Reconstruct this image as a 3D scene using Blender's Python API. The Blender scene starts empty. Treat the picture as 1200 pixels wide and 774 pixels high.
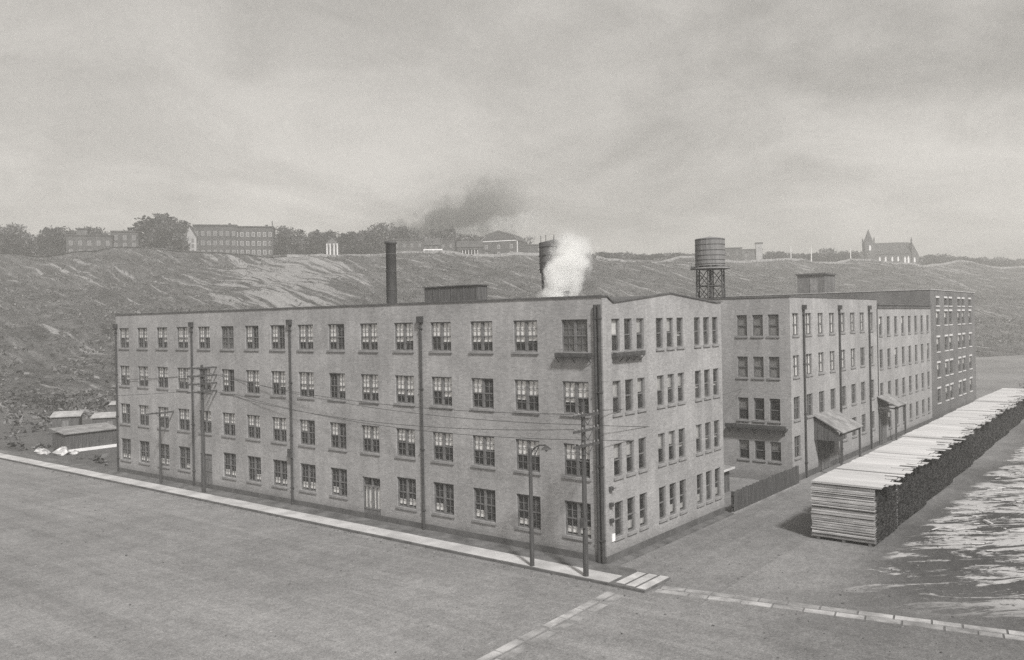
import bpy, math, random
from mathutils import Vector, Matrix, noise as mn

R = math.radians
scene = bpy.context.scene
COL = scene.collection
random.seed(7)

# ------------------------------------------------------------------ basics
def tag(o, label=None, cat=None, group=None, kind=None):
    if label: o['label'] = label
    if cat: o['category'] = cat
    if group: o['group'] = group
    if kind: o['kind'] = kind
    return o

def empty(name, loc, rz=0.0):
    o = bpy.data.objects.new(name, None)
    COL.objects.link(o)
    o.location = loc
    o.rotation_euler = (0, 0, rz)
    o.empty_display_size = 0.3
    return o

class MB:
    """collects shapes; build() links them as ONE mesh object"""
    def __init__(s):
        s.v, s.f, s.uv, s.mi, s.m = [], [], [], [], 0
    def face(s, pts, uv=None):
        n = len(s.v)
        s.v += [tuple(p) for p in pts]
        s.f.append(tuple(range(n, n + len(pts))))
        s.uv.append(uv or [(0, 0)] * len(pts))
        s.mi.append(s.m)
    def box(s, x0, x1, y0, y1, z0, z1):
        n = len(s.v)
        s.v += [(x0,y0,z0),(x1,y0,z0),(x1,y1,z0),(x0,y1,z0),(x0,y0,z1),(x1,y0,z1),(x1,y1,z1),(x0,y1,z1)]
        for q in ((0,3,2,1),(4,5,6,7),(0,1,5,4),(1,2,6,5),(2,3,7,6),(3,0,4,7)):
            s.f.append(tuple(n + i for i in q))
            s.mi.append(s.m)
            P = [s.v[n + i] for i in q]
            if q in ((0,3,2,1),(4,5,6,7)): s.uv.append([(p[0], p[1]) for p in P])
            elif q in ((0,1,5,4),(2,3,7,6)): s.uv.append([(p[0], p[2]) for p in P])
            else: s.uv.append([(p[1], p[2]) for p in P])
    def obox(s, c, ax, ay, az):
        """box from centre and three half-axis vectors"""
        c, ax, ay, az = Vector(c), Vector(ax), Vector(ay), Vector(az)
        n = len(s.v)
        for k in (-1, 1):
            for i, j in ((-1,-1),(1,-1),(1,1),(-1,1)):
                s.v.append(tuple(c + ax*i + ay*j + az*k))
        for q in ((0,3,2,1),(4,5,6,7),(0,1,5,4),(1,2,6,5),(2,3,7,6),(3,0,4,7)):
            s.f.append(tuple(n + i for i in q)); s.uv.append([(0,0)]*4); s.mi.append(s.m)
    def beam(s, a, b, w, h):
        a, b = Vector(a), Vector(b)
        d = (b - a); L = d.length; d.normalize()
        up = Vector((0,0,1)) if abs(d.z) < .95 else Vector((1,0,0))
        sd = d.cross(up).normalized(); u2 = sd.cross(d)
        s.obox((a + b)/2, d*L/2, sd*w/2, u2*h/2)
    def tube(s, pts, rad, n=8, caps=True):
        pts = [Vector(p) for p in pts]
        if not isinstance(rad, (list, tuple)): rad = [rad]*len(pts)
        base = len(s.v)
        for i, p in enumerate(pts):
            d = (pts[min(i+1, len(pts)-1)] - pts[max(i-1, 0)]).normalized()
            up = Vector((0,0,1)) if abs(d.z) < .9 else Vector((1,0,0))
            sd = d.cross(up).normalized(); u2 = sd.cross(d)
            for k in range(n):
                a = 2*math.pi*k/n
                s.v.append(tuple(p + (sd*math.cos(a) + u2*math.sin(a))*rad[i]))
        for i in range(len(pts)-1):
            for k in range(n):
                a, b = base+i*n+k, base+i*n+(k+1)%n
                s.f.append((a, b, b+n, a+n)); s.uv.append([(0,0)]*4); s.mi.append(s.m)
        if caps:
            s.f.append(tuple(base+n-1-k for k in range(n))); s.uv.append([(0,0)]*n); s.mi.append(s.m)
            e = base+(len(pts)-1)*n
            s.f.append(tuple(e+k for k in range(n))); s.uv.append([(0,0)]*n); s.mi.append(s.m)
    def lathe(s, prof, c=(0,0,0), n=24):
        base = len(s.v)
        for r, z in prof:
            for k in range(n):
                a = 2*math.pi*k/n
                s.v.append((c[0]+r*math.cos(a), c[1]+r*math.sin(a), c[2]+z))
        for i in range(len(prof)-1):
            for k in range(n):
                a, b = base+i*n+k, base+i*n+(k+1)%n
                s.f.append((a, b, b+n, a+n))
                s.uv.append([(k/n*6, prof[i][1]), ((k+1)/n*6, prof[i][1]), ((k+1)/n*6, prof[i+1][1]), (k/n*6, prof[i+1][1])]); s.mi.append(s.m)
    def prism(s, poly, y0, y1):
        """poly in (x,z), extruded along y"""
        n = len(poly)
        s.face([(x, y0, z) for x, z in poly], [(x, z) for x, z in poly])
        s.face([(x, y1, z) for x, z in reversed(poly)], [(x, z) for x, z in reversed(poly)])
        for i in range(n):
            a, b = poly[i], poly[(i+1) % n]
            s.face([(b[0],y0,b[1]),(a[0],y0,a[1]),(a[0],y1,a[1]),(b[0],y1,b[1])])
    def build(s, name, mats, parent=None, smooth=False, loc=None):
        me = bpy.data.meshes.new(name)
        me.from_pydata(s.v, [], s.f)
        if not isinstance(mats, (list, tuple)): mats = [mats]
        for m in mats: me.materials.append(m)
        ul = me.uv_layers.new(name='uv')
        i = 0
        for p, uv in zip(me.polygons, s.uv):
            for k, c in enumerate(uv): ul.data[p.loop_start + k].uv = c
        me.polygons.foreach_set('material_index', s.mi)
        if smooth: me.polygons.foreach_set('use_smooth', [True]*len(me.polygons))
        me.update()
        o = bpy.data.objects.new(name, me)
        COL.objects.link(o)
        if parent: o.parent = parent
        if loc: o.location = loc
        return o

def kids(o): return [c for c in bpy.data.objects if c.parent == o]
def link_copy(o, parent=None, loc=None):
    c = o.copy(); COL.objects.link(c)
    if parent is not None: c.parent = parent
    if loc is not None: c.location = loc
    return c
TREE = {}
def copy_tree(o, chain, parent=None):
    """chain: nested [(child,[...])] of the source"""
    c = link_copy(o, parent)
    for ch, sub in chain: copy_tree(ch, sub, c)
    return c

# ------------------------------------------------------------------ materials (a monochrome, warm-grey world)
def g(v): return (v*1.015, v, v*1.0, 1)
def new_mat(name):
    m = bpy.data.materials.new(name); m.use_nodes = True
    nt = m.node_tree
    return m, nt, nt.nodes['Principled BSDF']
def nd(nt, t, **kw):
    n = nt.nodes.new(t)
    for k, v in kw.items():
        if k in n.inputs.keys(): n.inputs[k].default_value = v
        else: setattr(n, k, v)
    return n
def math_n(nt, op, a, b=None, clamp=False):
    n = nt.nodes.new('ShaderNodeMath'); n.operation = op; n.use_clamp = clamp
    for i, x in enumerate((a, b)):
        if x is None: continue
        if isinstance(x, (int, float)): n.inputs[i].default_value = x
        else: nt.links.new(x, n.inputs[i])
    return n.outputs[0]
def tonecol(nt, val):
    """scalar socket -> warm grey colour"""
    c = nt.nodes.new('ShaderNodeCombineColor')
    for i, k in enumerate((1.015, 1.0, 1.0)):
        nt.links.new(math_n(nt, 'MULTIPLY', val, k), c.inputs[i])
    return c.outputs[0]
def coords(nt, kind, scale=(1,1,1), rot=(0,0,0)):
    tc = nt.nodes.new('ShaderNodeTexCoord')
    mp = nt.nodes.new('ShaderNodeMapping')
    mp.inputs['Rotation'].default_value = rot
    nt.links.new(tc.outputs[kind], mp.inputs[0])
    m2 = nt.nodes.new('ShaderNodeMapping'); m2.inputs['Scale'].default_value = scale
    nt.links.new(mp.outputs[0], m2.inputs[0])
    return m2.outputs[0]
def noise_n(nt, vec, scale, detail=5, rough=.6, dist=0):
    n = nt.nodes.new('ShaderNodeTexNoise')
    n.inputs['Scale'].default_value = scale; n.inputs['Detail'].default_value = detail
    n.inputs['Roughness'].default_value = rough; n.inputs['Distortion'].default_value = dist
    nt.links.new(vec, n.inputs['Vector'])
    return n.outputs['Fac']
def ramp(nt, val, lo, hi, a, b):
    n = nt.nodes.new('ShaderNodeMapRange'); n.interpolation_type = 'SMOOTHSTEP'
    n.inputs['From Min'].default_value = lo; n.inputs['From Max'].default_value = hi
    n.inputs['To Min'].default_value = a; n.inputs['To Max'].default_value = b
    nt.links.new(val, n.inputs['Value'])
    return n.outputs['Result']
def bump_n(nt, b, h, strength, dist=.05):
    n = nt.nodes.new('ShaderNodeBump'); n.inputs['Strength'].default_value = strength; n.inputs['Distance'].default_value = dist
    nt.links.new(h, n.inputs['Height']); nt.links.new(n.outputs[0], b.inputs['Normal'])

def pm(name, v, var=.25, scale=1.5, rough=.9, bump=.0, island=0.0, stretch=(1,1,1), spec=.3, metal=0.0, rot=(0,0,0)):
    m, nt, b = new_mat(name)
    vec = coords(nt, 'Object', stretch, rot)
    n1 = noise_n(nt, vec, scale, 6, .65)
    val = ramp(nt, n1, .3, .7, v*(1-var), v*(1+var))
    if island:
        gm = nt.nodes.new('ShaderNodeNewGeometry')
        val = math_n(nt, 'MULTIPLY', val, ramp(nt, gm.outputs['Random Per Island'], 0, 1, 1-island, 1+island))
    nt.links.new(tonecol(nt, val), b.inputs['Base Color'])
    b.inputs['Roughness'].default_value = rough; b.inputs['Metallic'].default_value = metal
    b.inputs['Specular IOR Level'].default_value = spec
    if bump: bump_n(nt, b, noise_n(nt, vec, scale*4, 4), bump)
    return m

def brick_mat(name, v, var=.14, mortar=1.12, stain=.26):
    m, nt, b = new_mat(name)
    tc = nt.nodes.new('ShaderNodeTexCoord')
    br = nt.nodes.new('ShaderNodeTexBrick')
    br.inputs['Scale'].default_value = 1.0
    br.inputs['Brick Width'].default_value = .24; br.inputs['Row Height'].default_value = .085
    br.inputs['Mortar Size'].default_value = .008; br.inputs['Bias'].default_value = 0
    br.inputs['Color1'].default_value = (1-var,)*3 + (1,)
    br.inputs['Color2'].default_value = (1+var,)*3 + (1,)
    br.inputs['Mortar'].default_value = (mortar,)*3 + (1,)
    nt.links.new(tc.outputs['UV'], br.inputs['Vector'])
    mp = nt.nodes.new('ShaderNodeMapping'); mp.inputs['Scale'].default_value = (1.1, .16, 1)
    nt.links.new(tc.outputs['UV'], mp.inputs[0])
    streak = noise_n(nt, mp.outputs[0], .9, 6, .7)
    blotch = noise_n(nt, tc.outputs['UV'], .22, 6, .65, .4)
    fine = noise_n(nt, tc.outputs['UV'], 5.0, 3, .8)
    val = math_n(nt, 'MULTIPLY', br.outputs['Color'], v)
    val = math_n(nt, 'MULTIPLY', val, ramp(nt, streak, .3, .72, 1-stain*.55, 1+stain*.35))
    val = math_n(nt, 'MULTIPLY', val, ramp(nt, blotch, .3, .7, 1-stain*.6, 1+stain*.5))
    val = math_n(nt, 'MULTIPLY', val, ramp(nt, fine, .25, .75, .92, 1.08))
    # splash dirt of the lowest courses
    sx = nt.nodes.new('ShaderNodeSeparateXYZ'); nt.links.new(tc.outputs['UV'], sx.inputs[0])
    hgt = math_n(nt, 'ADD', sx.outputs['Y'], math_n(nt, 'MULTIPLY', streak, -1.2))
    val = math_n(nt, 'MULTIPLY', val, ramp(nt, hgt, -.3, .5, .72, 1.0))
    nt.links.new(tonecol(nt, val), b.inputs['Base Color'])
    b.inputs['Roughness'].default_value = .92; b.inputs['Specular IOR Level'].default_value = .2
    bump_n(nt, b, br.outputs['Fac'], -.25, .02)
    return m

M = {}
M['brick_main'] = brick_mat('brick_main', .30)
M['brick_row'] = brick_mat('brick_row', .31, stain=.24)
M['brick_tall'] = brick_mat('brick_tall', .155, stain=.3)
M['roof'] = pm('tar_roof', .09, .3, .4)
M['coping'] = pm('coping', .10, .25, 1.0)
M['coping_light'] = pm('coping_light', .38, .2, 1.0)
M['frame'] = pm('window_frame_paint', .15, .3, 3)
M['frame_pale'] = pm('pale_trim', .55, .15, 3)
M['sill'] = pm('stone_sill', .23, .25, 2)
M['blind'] = pm('window_blind', .82, .10, 1.4, island=.12)
M['blind_grey'] = pm('grey_window_blind', .36, .2, 1.4, island=.15)
M['shutter'] = pm('closed_shutter', .11, .25, 2)
M['dark_door'] = pm('door_paint', .15, .3, 2, stretch=(3,3,.6))
M['pipe'] = pm('pipe_paint', .055, .3, 3, rough=.6)
M['iron'] = pm('iron', .07, .3, 3, rough=.6)
M['interior'] = pm('interior', .10, .2, 1)
M['stack'] = pm('stack_steel', .085, .45, .5, rough=.7, stretch=(1,1,.35))
M['tank'] = pm('tank_staves', .19, .25, 1.2, stretch=(6,6,.3), bump=.2)
M['tank_dark'] = pm('tank_staves_dark', .12, .3, 1.2, stretch=(6,6,.3), bump=.2)
M['wood_pole'] = pm('pole_wood', .07, .35, 2, stretch=(5,5,.4), bump=.2)
M['shed_wood'] = pm('shed_wood', .17, .35, 1.5, stretch=(5,5,.5), bump=.2)
M['shed_dark'] = pm('shed_wood_dark', .10, .35, 1.5, stretch=(5,5,.5), bump=.2)
M['shed_roof'] = pm('shed_roof', .22, .3, 1.2)
M['pale_roof'] = pm('pale_sheet_roof', .34, .25, .8)
M['fence'] = pm('fence_boards', .075, .35, 1.3, stretch=(4,4,.4), bump=.2)
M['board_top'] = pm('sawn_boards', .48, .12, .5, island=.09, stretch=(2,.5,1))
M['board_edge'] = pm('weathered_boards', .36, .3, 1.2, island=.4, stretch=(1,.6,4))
M['board_shade'] = pm('shaded_board_ends', .042, .4, 2.5, island=.5, spec=0.0, rough=1.0)  # shade of the stacks' right side put into the board-end colour
M['walk'] = pm('brick_walk', .12, .35, .8, bump=.3)
M['flag'] = pm('flagstones', .42, .22, .5, bump=.15)
M['kerb'] = pm('kerb_stone', .11, .3, 1)
M['kerb_side'] = pm('side_kerb_stone', .24, .3, .8)
M['slab'] = pm('granite_slab', .40, .25, .9, bump=.15, island=.2)
M['slab_worn'] = pm('worn_granite', .28, .35, .9, bump=.2, island=.2)
M['rock'] = pm('rubble', .5, .4, 1.2, bump=.4, island=.4)
M['rock_dull'] = pm('clods', .16, .4, 1.2, island=.5)
M['trunk'] = pm('bark', .06, .3, 2, bump=.4)
M['leaf'] = pm('leaves', .055, .35, .3, island=.5)
M['leaf_b'] = pm('leaves_b', .07, .35, .3, island=.5)
M['brush'] = pm('dry_brush', .10, .5, .05, island=.65)
M['house_dark'] = pm('house_dark', .075, .25, .2)
M['house_mid'] = pm('house_mid', .12, .25, .2)
M['house_pale'] = pm('house_pale', .34, .2, .2)
M['house_roof'] = pm('house_roof', .07, .3, .2)
M['stone_church'] = pm('church_stone', .10, .25, .15)
M['white'] = pm('white_paint', .8, .08, 2)
M['porch'] = pm('porch_paint', .75, .1, 2)
M['wire'] = pm('wire', .05, .1, 2)
M['wall_low'] = pm('pale_wall', .26, .3, .6)
M['path'] = pm('ridge_path', .28, .35, .12)

# clear, slightly dusty window glass
m, nt, b = new_mat('window_glass')
nt.nodes.remove(b)
out = nt.nodes['Material Output']
tr = nd(nt, 'ShaderNodeBsdfTransparent', Color=(.96, .96, .95, 1))
gl = nd(nt, 'ShaderNodeBsdfGlossy', Roughness=.06, Color=(.9, .9, .88, 1))
df = nd(nt, 'ShaderNodeBsdfDiffuse', Color=g(.35))
lw = nd(nt, 'ShaderNodeLayerWeight', Blend=.5)
frs = math_n(nt, 'ADD', math_n(nt, 'MULTIPLY', math_n(nt, 'POWER', lw.outputs['Facing'], 5.0), .9), .045)
mx = nt.nodes.new('ShaderNodeMixShader'); mx2 = nt.nodes.new('ShaderNodeMixShader')
dust = ramp(nt, noise_n(nt, coords(nt, 'Object'), 1.7, 5), .35, .7, .05, .19)
nt.links.new(dust, mx.inputs[0]); nt.links.new(tr.outputs[0], mx.inputs[1]); nt.links.new(df.outputs[0], mx.inputs[2])
nt.links.new(frs, mx2.inputs[0]); nt.links.new(mx.outputs[0], mx2.inputs[1]); nt.links.new(gl.outputs[0], mx2.inputs[2])
nt.links.new(mx2.outputs[0], out.inputs['Surface'])
M['glass'] = m

# dirt street
def dirt(name, v, rutdir=None, pale=False):
    m, nt, b = new_mat(name)
    vec = coords(nt, 'Object')
    big = noise_n(nt, vec, .05, 6, .6, .5); mid = noise_n(nt, vec, .5, 6, .7); fine = noise_n(nt, vec, 9, 4, .8)
    val = ramp(nt, big, .3, .7, v*.84, v*1.16)
    val = math_n(nt, 'MULTIPLY', val, ramp(nt, mid, .25, .75, .86, 1.14))
    val = math_n(nt, 'MULTIPLY', val, ramp(nt, fine, .2, .8, .6, 1.4))
    val = math_n(nt, 'MULTIPLY', val, ramp(nt, noise_n(nt, vec, 2.6, 5, .75), .25, .75, .8, 1.2))
    if rutdir:
        st = (.9, .018, 1) if rutdir == 'y' else (.018, .9, 1)
        rut = noise_n(nt, coords(nt, 'Object', st), 1.0, 6, .75, .25)
        val = math_n(nt, 'MULTIPLY', val, ramp(nt, rut, .3, .7, .88, 1.12))
        peb = nt.nodes.new('ShaderNodeTexVoronoi'); peb.inputs['Scale'].default_value = 1.4; nt.links.new(vec, peb.inputs['Vector'])
        val = math_n(nt, 'MULTIPLY', val, ramp(nt, peb.outputs['Distance'], .03, .07, 1.5, 1.0))
    if pale:   # sawdust and pale trampled bark beyond the lumber
        sv = coords(nt, 'Object', (.20, .62, 1), (0, 0, R(44)))
        p1 = noise_n(nt, sv, 1.0, 11, .74, 1.1)
        tc = nt.nodes.new('ShaderNodeTexCoord'); sx = nt.nodes.new('ShaderNodeSeparateXYZ'); nt.links.new(tc.outputs['Object'], sx.inputs[0])
        near = math_n(nt, 'MULTIPLY', ramp(nt, sx.outputs['Y'], -12.9, -12.0, 1, 0), ramp(nt, sx.outputs['X'], 11, 18, .0, .075))
        lim = math_n(nt, 'ADD', p1, near)
        zone = math_n(nt, 'MULTIPLY', ramp(nt, sx.outputs['Y'], -12.3, -11.7, 1, 0), ramp(nt, sx.outputs['X'], 0, 8, 0, 1))
        mask = math_n(nt, 'MULTIPLY', ramp(nt, math_n(nt, 'ADD', lim, math_n(nt, 'MULTIPLY', math_n(nt, 'SUBTRACT', noise_n(nt, vec, 2.2, 5, .8), .5), .16)), .53, .60, 0, 1), zone)
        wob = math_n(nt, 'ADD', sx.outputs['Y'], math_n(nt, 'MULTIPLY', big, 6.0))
        away = math_n(nt, 'SUBTRACT', 1.0, math_n(nt, 'MULTIPLY', ramp(nt, wob, -11.0, -5.5, 1, 0), ramp(nt, sx.outputs['X'], -14, 12, 0, .66)))  # stacks' side shadow, along with darker soil, painted into the ground tone
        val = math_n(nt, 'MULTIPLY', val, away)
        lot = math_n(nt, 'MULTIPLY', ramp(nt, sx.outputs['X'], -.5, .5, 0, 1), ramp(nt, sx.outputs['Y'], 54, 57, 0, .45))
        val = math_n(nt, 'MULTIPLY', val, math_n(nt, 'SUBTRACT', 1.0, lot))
        mix = nt.nodes.new('ShaderNodeMix'); mix.data_type = 'FLOAT'
        nt.links.new(mask, mix.inputs[0]); nt.links.new(val, mix.inputs[2]); mix.inputs[3].default_value = .40
        val = mix.outputs[0]
    nt.links.new(tonecol(nt, val), b.inputs['Base Color'])
    b.inputs['Roughness'].default_value = .95; b.inputs['Specular IOR Level'].default_value = .15
    bump_n(nt, b, math_n(nt, 'ADD', mid, math_n(nt, 'MULTIPLY', fine, .4)), .35, .08)
    return m
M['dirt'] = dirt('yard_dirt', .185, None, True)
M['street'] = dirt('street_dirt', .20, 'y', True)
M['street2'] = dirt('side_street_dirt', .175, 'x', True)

# hill: dry brushy ground with pale diagonal ledges
m, nt, b = new_mat('hill_ground')
uvc = nt.nodes.new('ShaderNodeTexCoord')
str_v = coords(nt, 'UV', (.05, .36, 1), (0, 0, R(50)))
str1 = noise_n(nt, str_v, 1.0, 7, .66, .5)
mp2 = nt.nodes.new('ShaderNodeMapping'); mp2.inputs['Scale'].default_value = (.008, .022, 1)
nt.links.new(uvc.outputs['UV'], mp2.inputs[0])
reg = noise_n(nt, mp2.outputs[0], 1.0, 4, .55)
mid = noise_n(nt, uvc.outputs['UV'], .12, 8, .75); fine = noise_n(nt, uvc.outputs['UV'], .8, 5, .8)
val = ramp(nt, mid, .3, .7, .045, .145)
val = math_n(nt, 'MULTIPLY', val, ramp(nt, fine, .25, .75, .5, 1.5))
val = math_n(nt, 'MULTIPLY', val, ramp(nt, str1, .3, .62, .75, 1.3))
att = nt.nodes.new('ShaderNodeAttribute'); att.attribute_name = 'rocky'
lim = math_n(nt, 'ADD', math_n(nt, 'ADD', str1, math_n(nt, 'MULTIPLY', reg, .22)), math_n(nt, 'MULTIPLY', att.outputs['Fac'], .15))
mask = ramp(nt, lim, .69, .75, 0, 1)
mix = nt.nodes.new('ShaderNodeMix'); mix.data_type = 'FLOAT'
nt.links.new(mask, mix.inputs[0]); nt.links.new(val, mix.inputs[2]); mix.inputs[3].default_value = .31
nt.links.new(tonecol(nt, mix.outputs[0]), b.inputs['Base Color'])
b.inputs['Roughness'].default_value = 1; b.inputs['Specular IOR Level'].default_value = .1
bump_n(nt, b, math_n(nt, 'ADD', str1, math_n(nt, 'MULTIPLY', mid, .8)), 1.0, 3.5)
M['hill'] = m

# ------------------------------------------------------------------ camera.  World: X runs away along the side street, Y along the long facade
CAM = Vector((-40.41, -25.59, 13.7))
fwd = Vector((.784, .621, 0)).normalized()
rgt = Vector((fwd.y, -fwd.x, 0))
roll = R(1.06)
Rv = rgt*math.cos(roll) - Vector((0,0,1))*math.sin(roll)
Uv = rgt*math.sin(roll) + Vector((0,0,1))*math.cos(roll)
cd = bpy.data.cameras.new('camera'); cam = bpy.data.objects.new('camera', cd); COL.objects.link(cam)
mw = Matrix((( Rv.x, Uv.x, -fwd.x, CAM.x), (Rv.y, Uv.y, -fwd.y, CAM.y), (Rv.z, Uv.z, -fwd.z, CAM.z), (0,0,0,1)))
cam.matrix_world = mw
cd.sensor_fit = 'HORIZONTAL'; cd.sensor_width = 36; cd.lens = 36*1000/1200
cd.shift_y = -10/1200
cd.clip_start = .5; cd.clip_end = 6000
scene.camera = cam

def spot(off, depth, z=0.0):
    """a place seen `off` thousandths to the right of straight ahead at `depth` metres"""
    p = CAM + fwd*depth + rgt*(off/1000*depth)
    return Vector((p.x, p.y, z))

# ------------------------------------------------------------------ windows
def win_frame(w, h, two, rows=2, bars=True):
    """local: x across, -y outward, z up from the sill; origin at bottom centre of the opening on the wall plane"""
    f = MB(); d0, d1 = .10, .20; t = .075 if w > 1.5 or not two else .05; mu = .085 if w > 1.5 else .05
    f.box(-w/2, -w/2+t, d0, d1, 0, h); f.box(w/2-t, w/2, d0, d1, 0, h)
    f.box(-w/2+t, w/2-t, d0, d1, h-t, h); f.box(-w/2+t, w/2-t, d0, d1, 0, t)
    spans = [(-w/2+t, w/2-t)]
    if two:
        f.box(-mu, mu, d0-.01, d1, t, h-t)
        spans = [(-w/2+t, -mu), (mu, w/2-t)]
    zm = h*.5
    for a, b in spans:
        f.box(a, b, d0+.012, d1-.02, zm-.035, zm+.035)
        if bars:
            c = (a+b)/2
            f.box(c-.016, c+.016, d0+.03, d1-.03, t, zm-.035); f.box(c-.016, c+.016, d0+.03, d1-.03, zm+.035, h-t)
            for zz in (t+(zm-t)/2, zm+(h-t-zm)/2):
                f.box(a, c-.016, d0+.032, d1-.032, zz-.014, zz+.014); f.box(c+.016, b, d0+.032, d1-.032, zz-.014, zz+.014)
    return f, spans
def win_proto(w, h, two, bars=True, sillmat='sill', frame='frame', head=False):
    f, spans = win_frame(w, h, two, bars=bars)
    fo = f.build('window', M[frame])
    p = MB()
    for a, b in spans: p.face([(a,.155,.07),(b,.155,.07),(b,.155,h-.07),(a,.155,h-.07)])
    po = p.build('pane', M['glass'])
    s = MB(); s.box(-w/2-.09, w/2+.09, -.09, .10, -.14, -.004)
    so = s.build('sill', M[sillmat])
    ho = None
    if head:
        l = MB(); l.box(-w/2-.12, w/2+.12, -.05, -.003, h+.004, h+.24)
        ho = l.build('lintel', M[sillmat])
    for o in (fo, po, so, ho):
        if o: COL.objects.unlink(o)
    return dict(frame=fo, pane=po, sill=so, head=ho, spans=spans, w=w, h=h, blinds={})
def blind_obj(pr, key):
    """key = (sash, low fraction, high fraction, material)"""
    if key not in pr['blinds']:
        i, lo, hi, mt = key
        a, b = pr['spans'][i]; h = pr['h']; n = 5; y = .21
        q = MB()
        # a gently waving cloth with thickness
        for k in range(n):
            xa, xb = a+.01+(b-a-.02)*k/n, a+.01+(b-a-.02)*(k+1)/n
            q.box(xa, xb, y+.008*(k % 2), y+.014+.008*(k % 2), .06+(h-.12)*lo, .06+(h-.12)*hi)
        o = q.build('blind', M[mt]); COL.objects.unlink(o); pr['blinds'][key] = o
    return pr['blinds'][key]
def put_window(pr, parent, loc, rz, blinds=()):
    w = link_copy(pr['frame'], parent, loc); w.rotation_euler = (0, 0, rz)
    link_copy(pr['pane'], w); link_copy(pr['sill'], w)
    if pr['head']: link_copy(pr['head'], w)
    for k in blinds: link_copy(blind_obj(pr, k), w)
    return w

def wall_sheet(mb, P0, d, L, z0, z1, holes, nrm, depth=.24):
    """a wall from P0 along unit d, with real openings and their reveals"""
    P0, d, nrm = Vector(P0), Vector(d), Vector(nrm)
    ss = sorted({0.0, L, *[h[0] for h in holes], *[h[1] for h in holes]})
    zs = sorted({z0, z1, *[h[2] for h in holes], *[h[3] for h in holes]})
    P = lambda s, z, dd=0: tuple(P0 + d*s + Vector((0,0,z)) - nrm*dd)
    flip = d.cross(Vector((0,0,1))).dot(nrm) < 0
    def face(pts, uv):
        if flip: pts, uv = pts[::-1], uv[::-1]
        mb.face(pts, uv)
    for i in range(len(ss)-1):
        for j in range(len(zs)-1):
            sc, zc = (ss[i]+ss[i+1])/2, (zs[j]+zs[j+1])/2
            if any(h[0] < sc < h[1] and h[2] < zc < h[3] for h in holes): continue
            a, b, c, e = ss[i], ss[i+1], zs[j], zs[j+1]
            face([P(a,c),P(b,c),P(b,e),P(a,e)], [(a,c),(b,c),(b,e),(a,e)])
    for a, b, c, e in holes:
        for (s0,q0),(s1,q1) in (((a,c),(a,e)),((a,e),(b,e)),((b,e),(b,c)),((b,c),(a,c))):
            face([P(s0,q0),P(s1,q1),P(s1,q1,depth),P(s0,q0,depth)], [(s0,q0),(s1,q1),(s1+.1,q1),(s0+.1,q0)])

def downpipe(parent, x, y, z0, z1, r=.085, off=(-.12, 0), head=True):
    p = MB()
    cx, cy = x+off[0], y+off[1]
    p.tube([(cx,cy,z0),(cx,cy,z1)], r, 10)
    if head:
        p.box(cx-.17, cx+.10 if off[0] else cx+.2, cy-.2, cy+.2 if off[0] else cy+.10, z1-.35, z1+.05)
    for k in range(4):
        z = z0+1.2+(z1-z0-2)*k/3
        p.box(cx-.11, cx+.11, cy-.11, cy+.11, z, z+.08)
    return p.build('downpipe', M['pipe'], parent)

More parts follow.
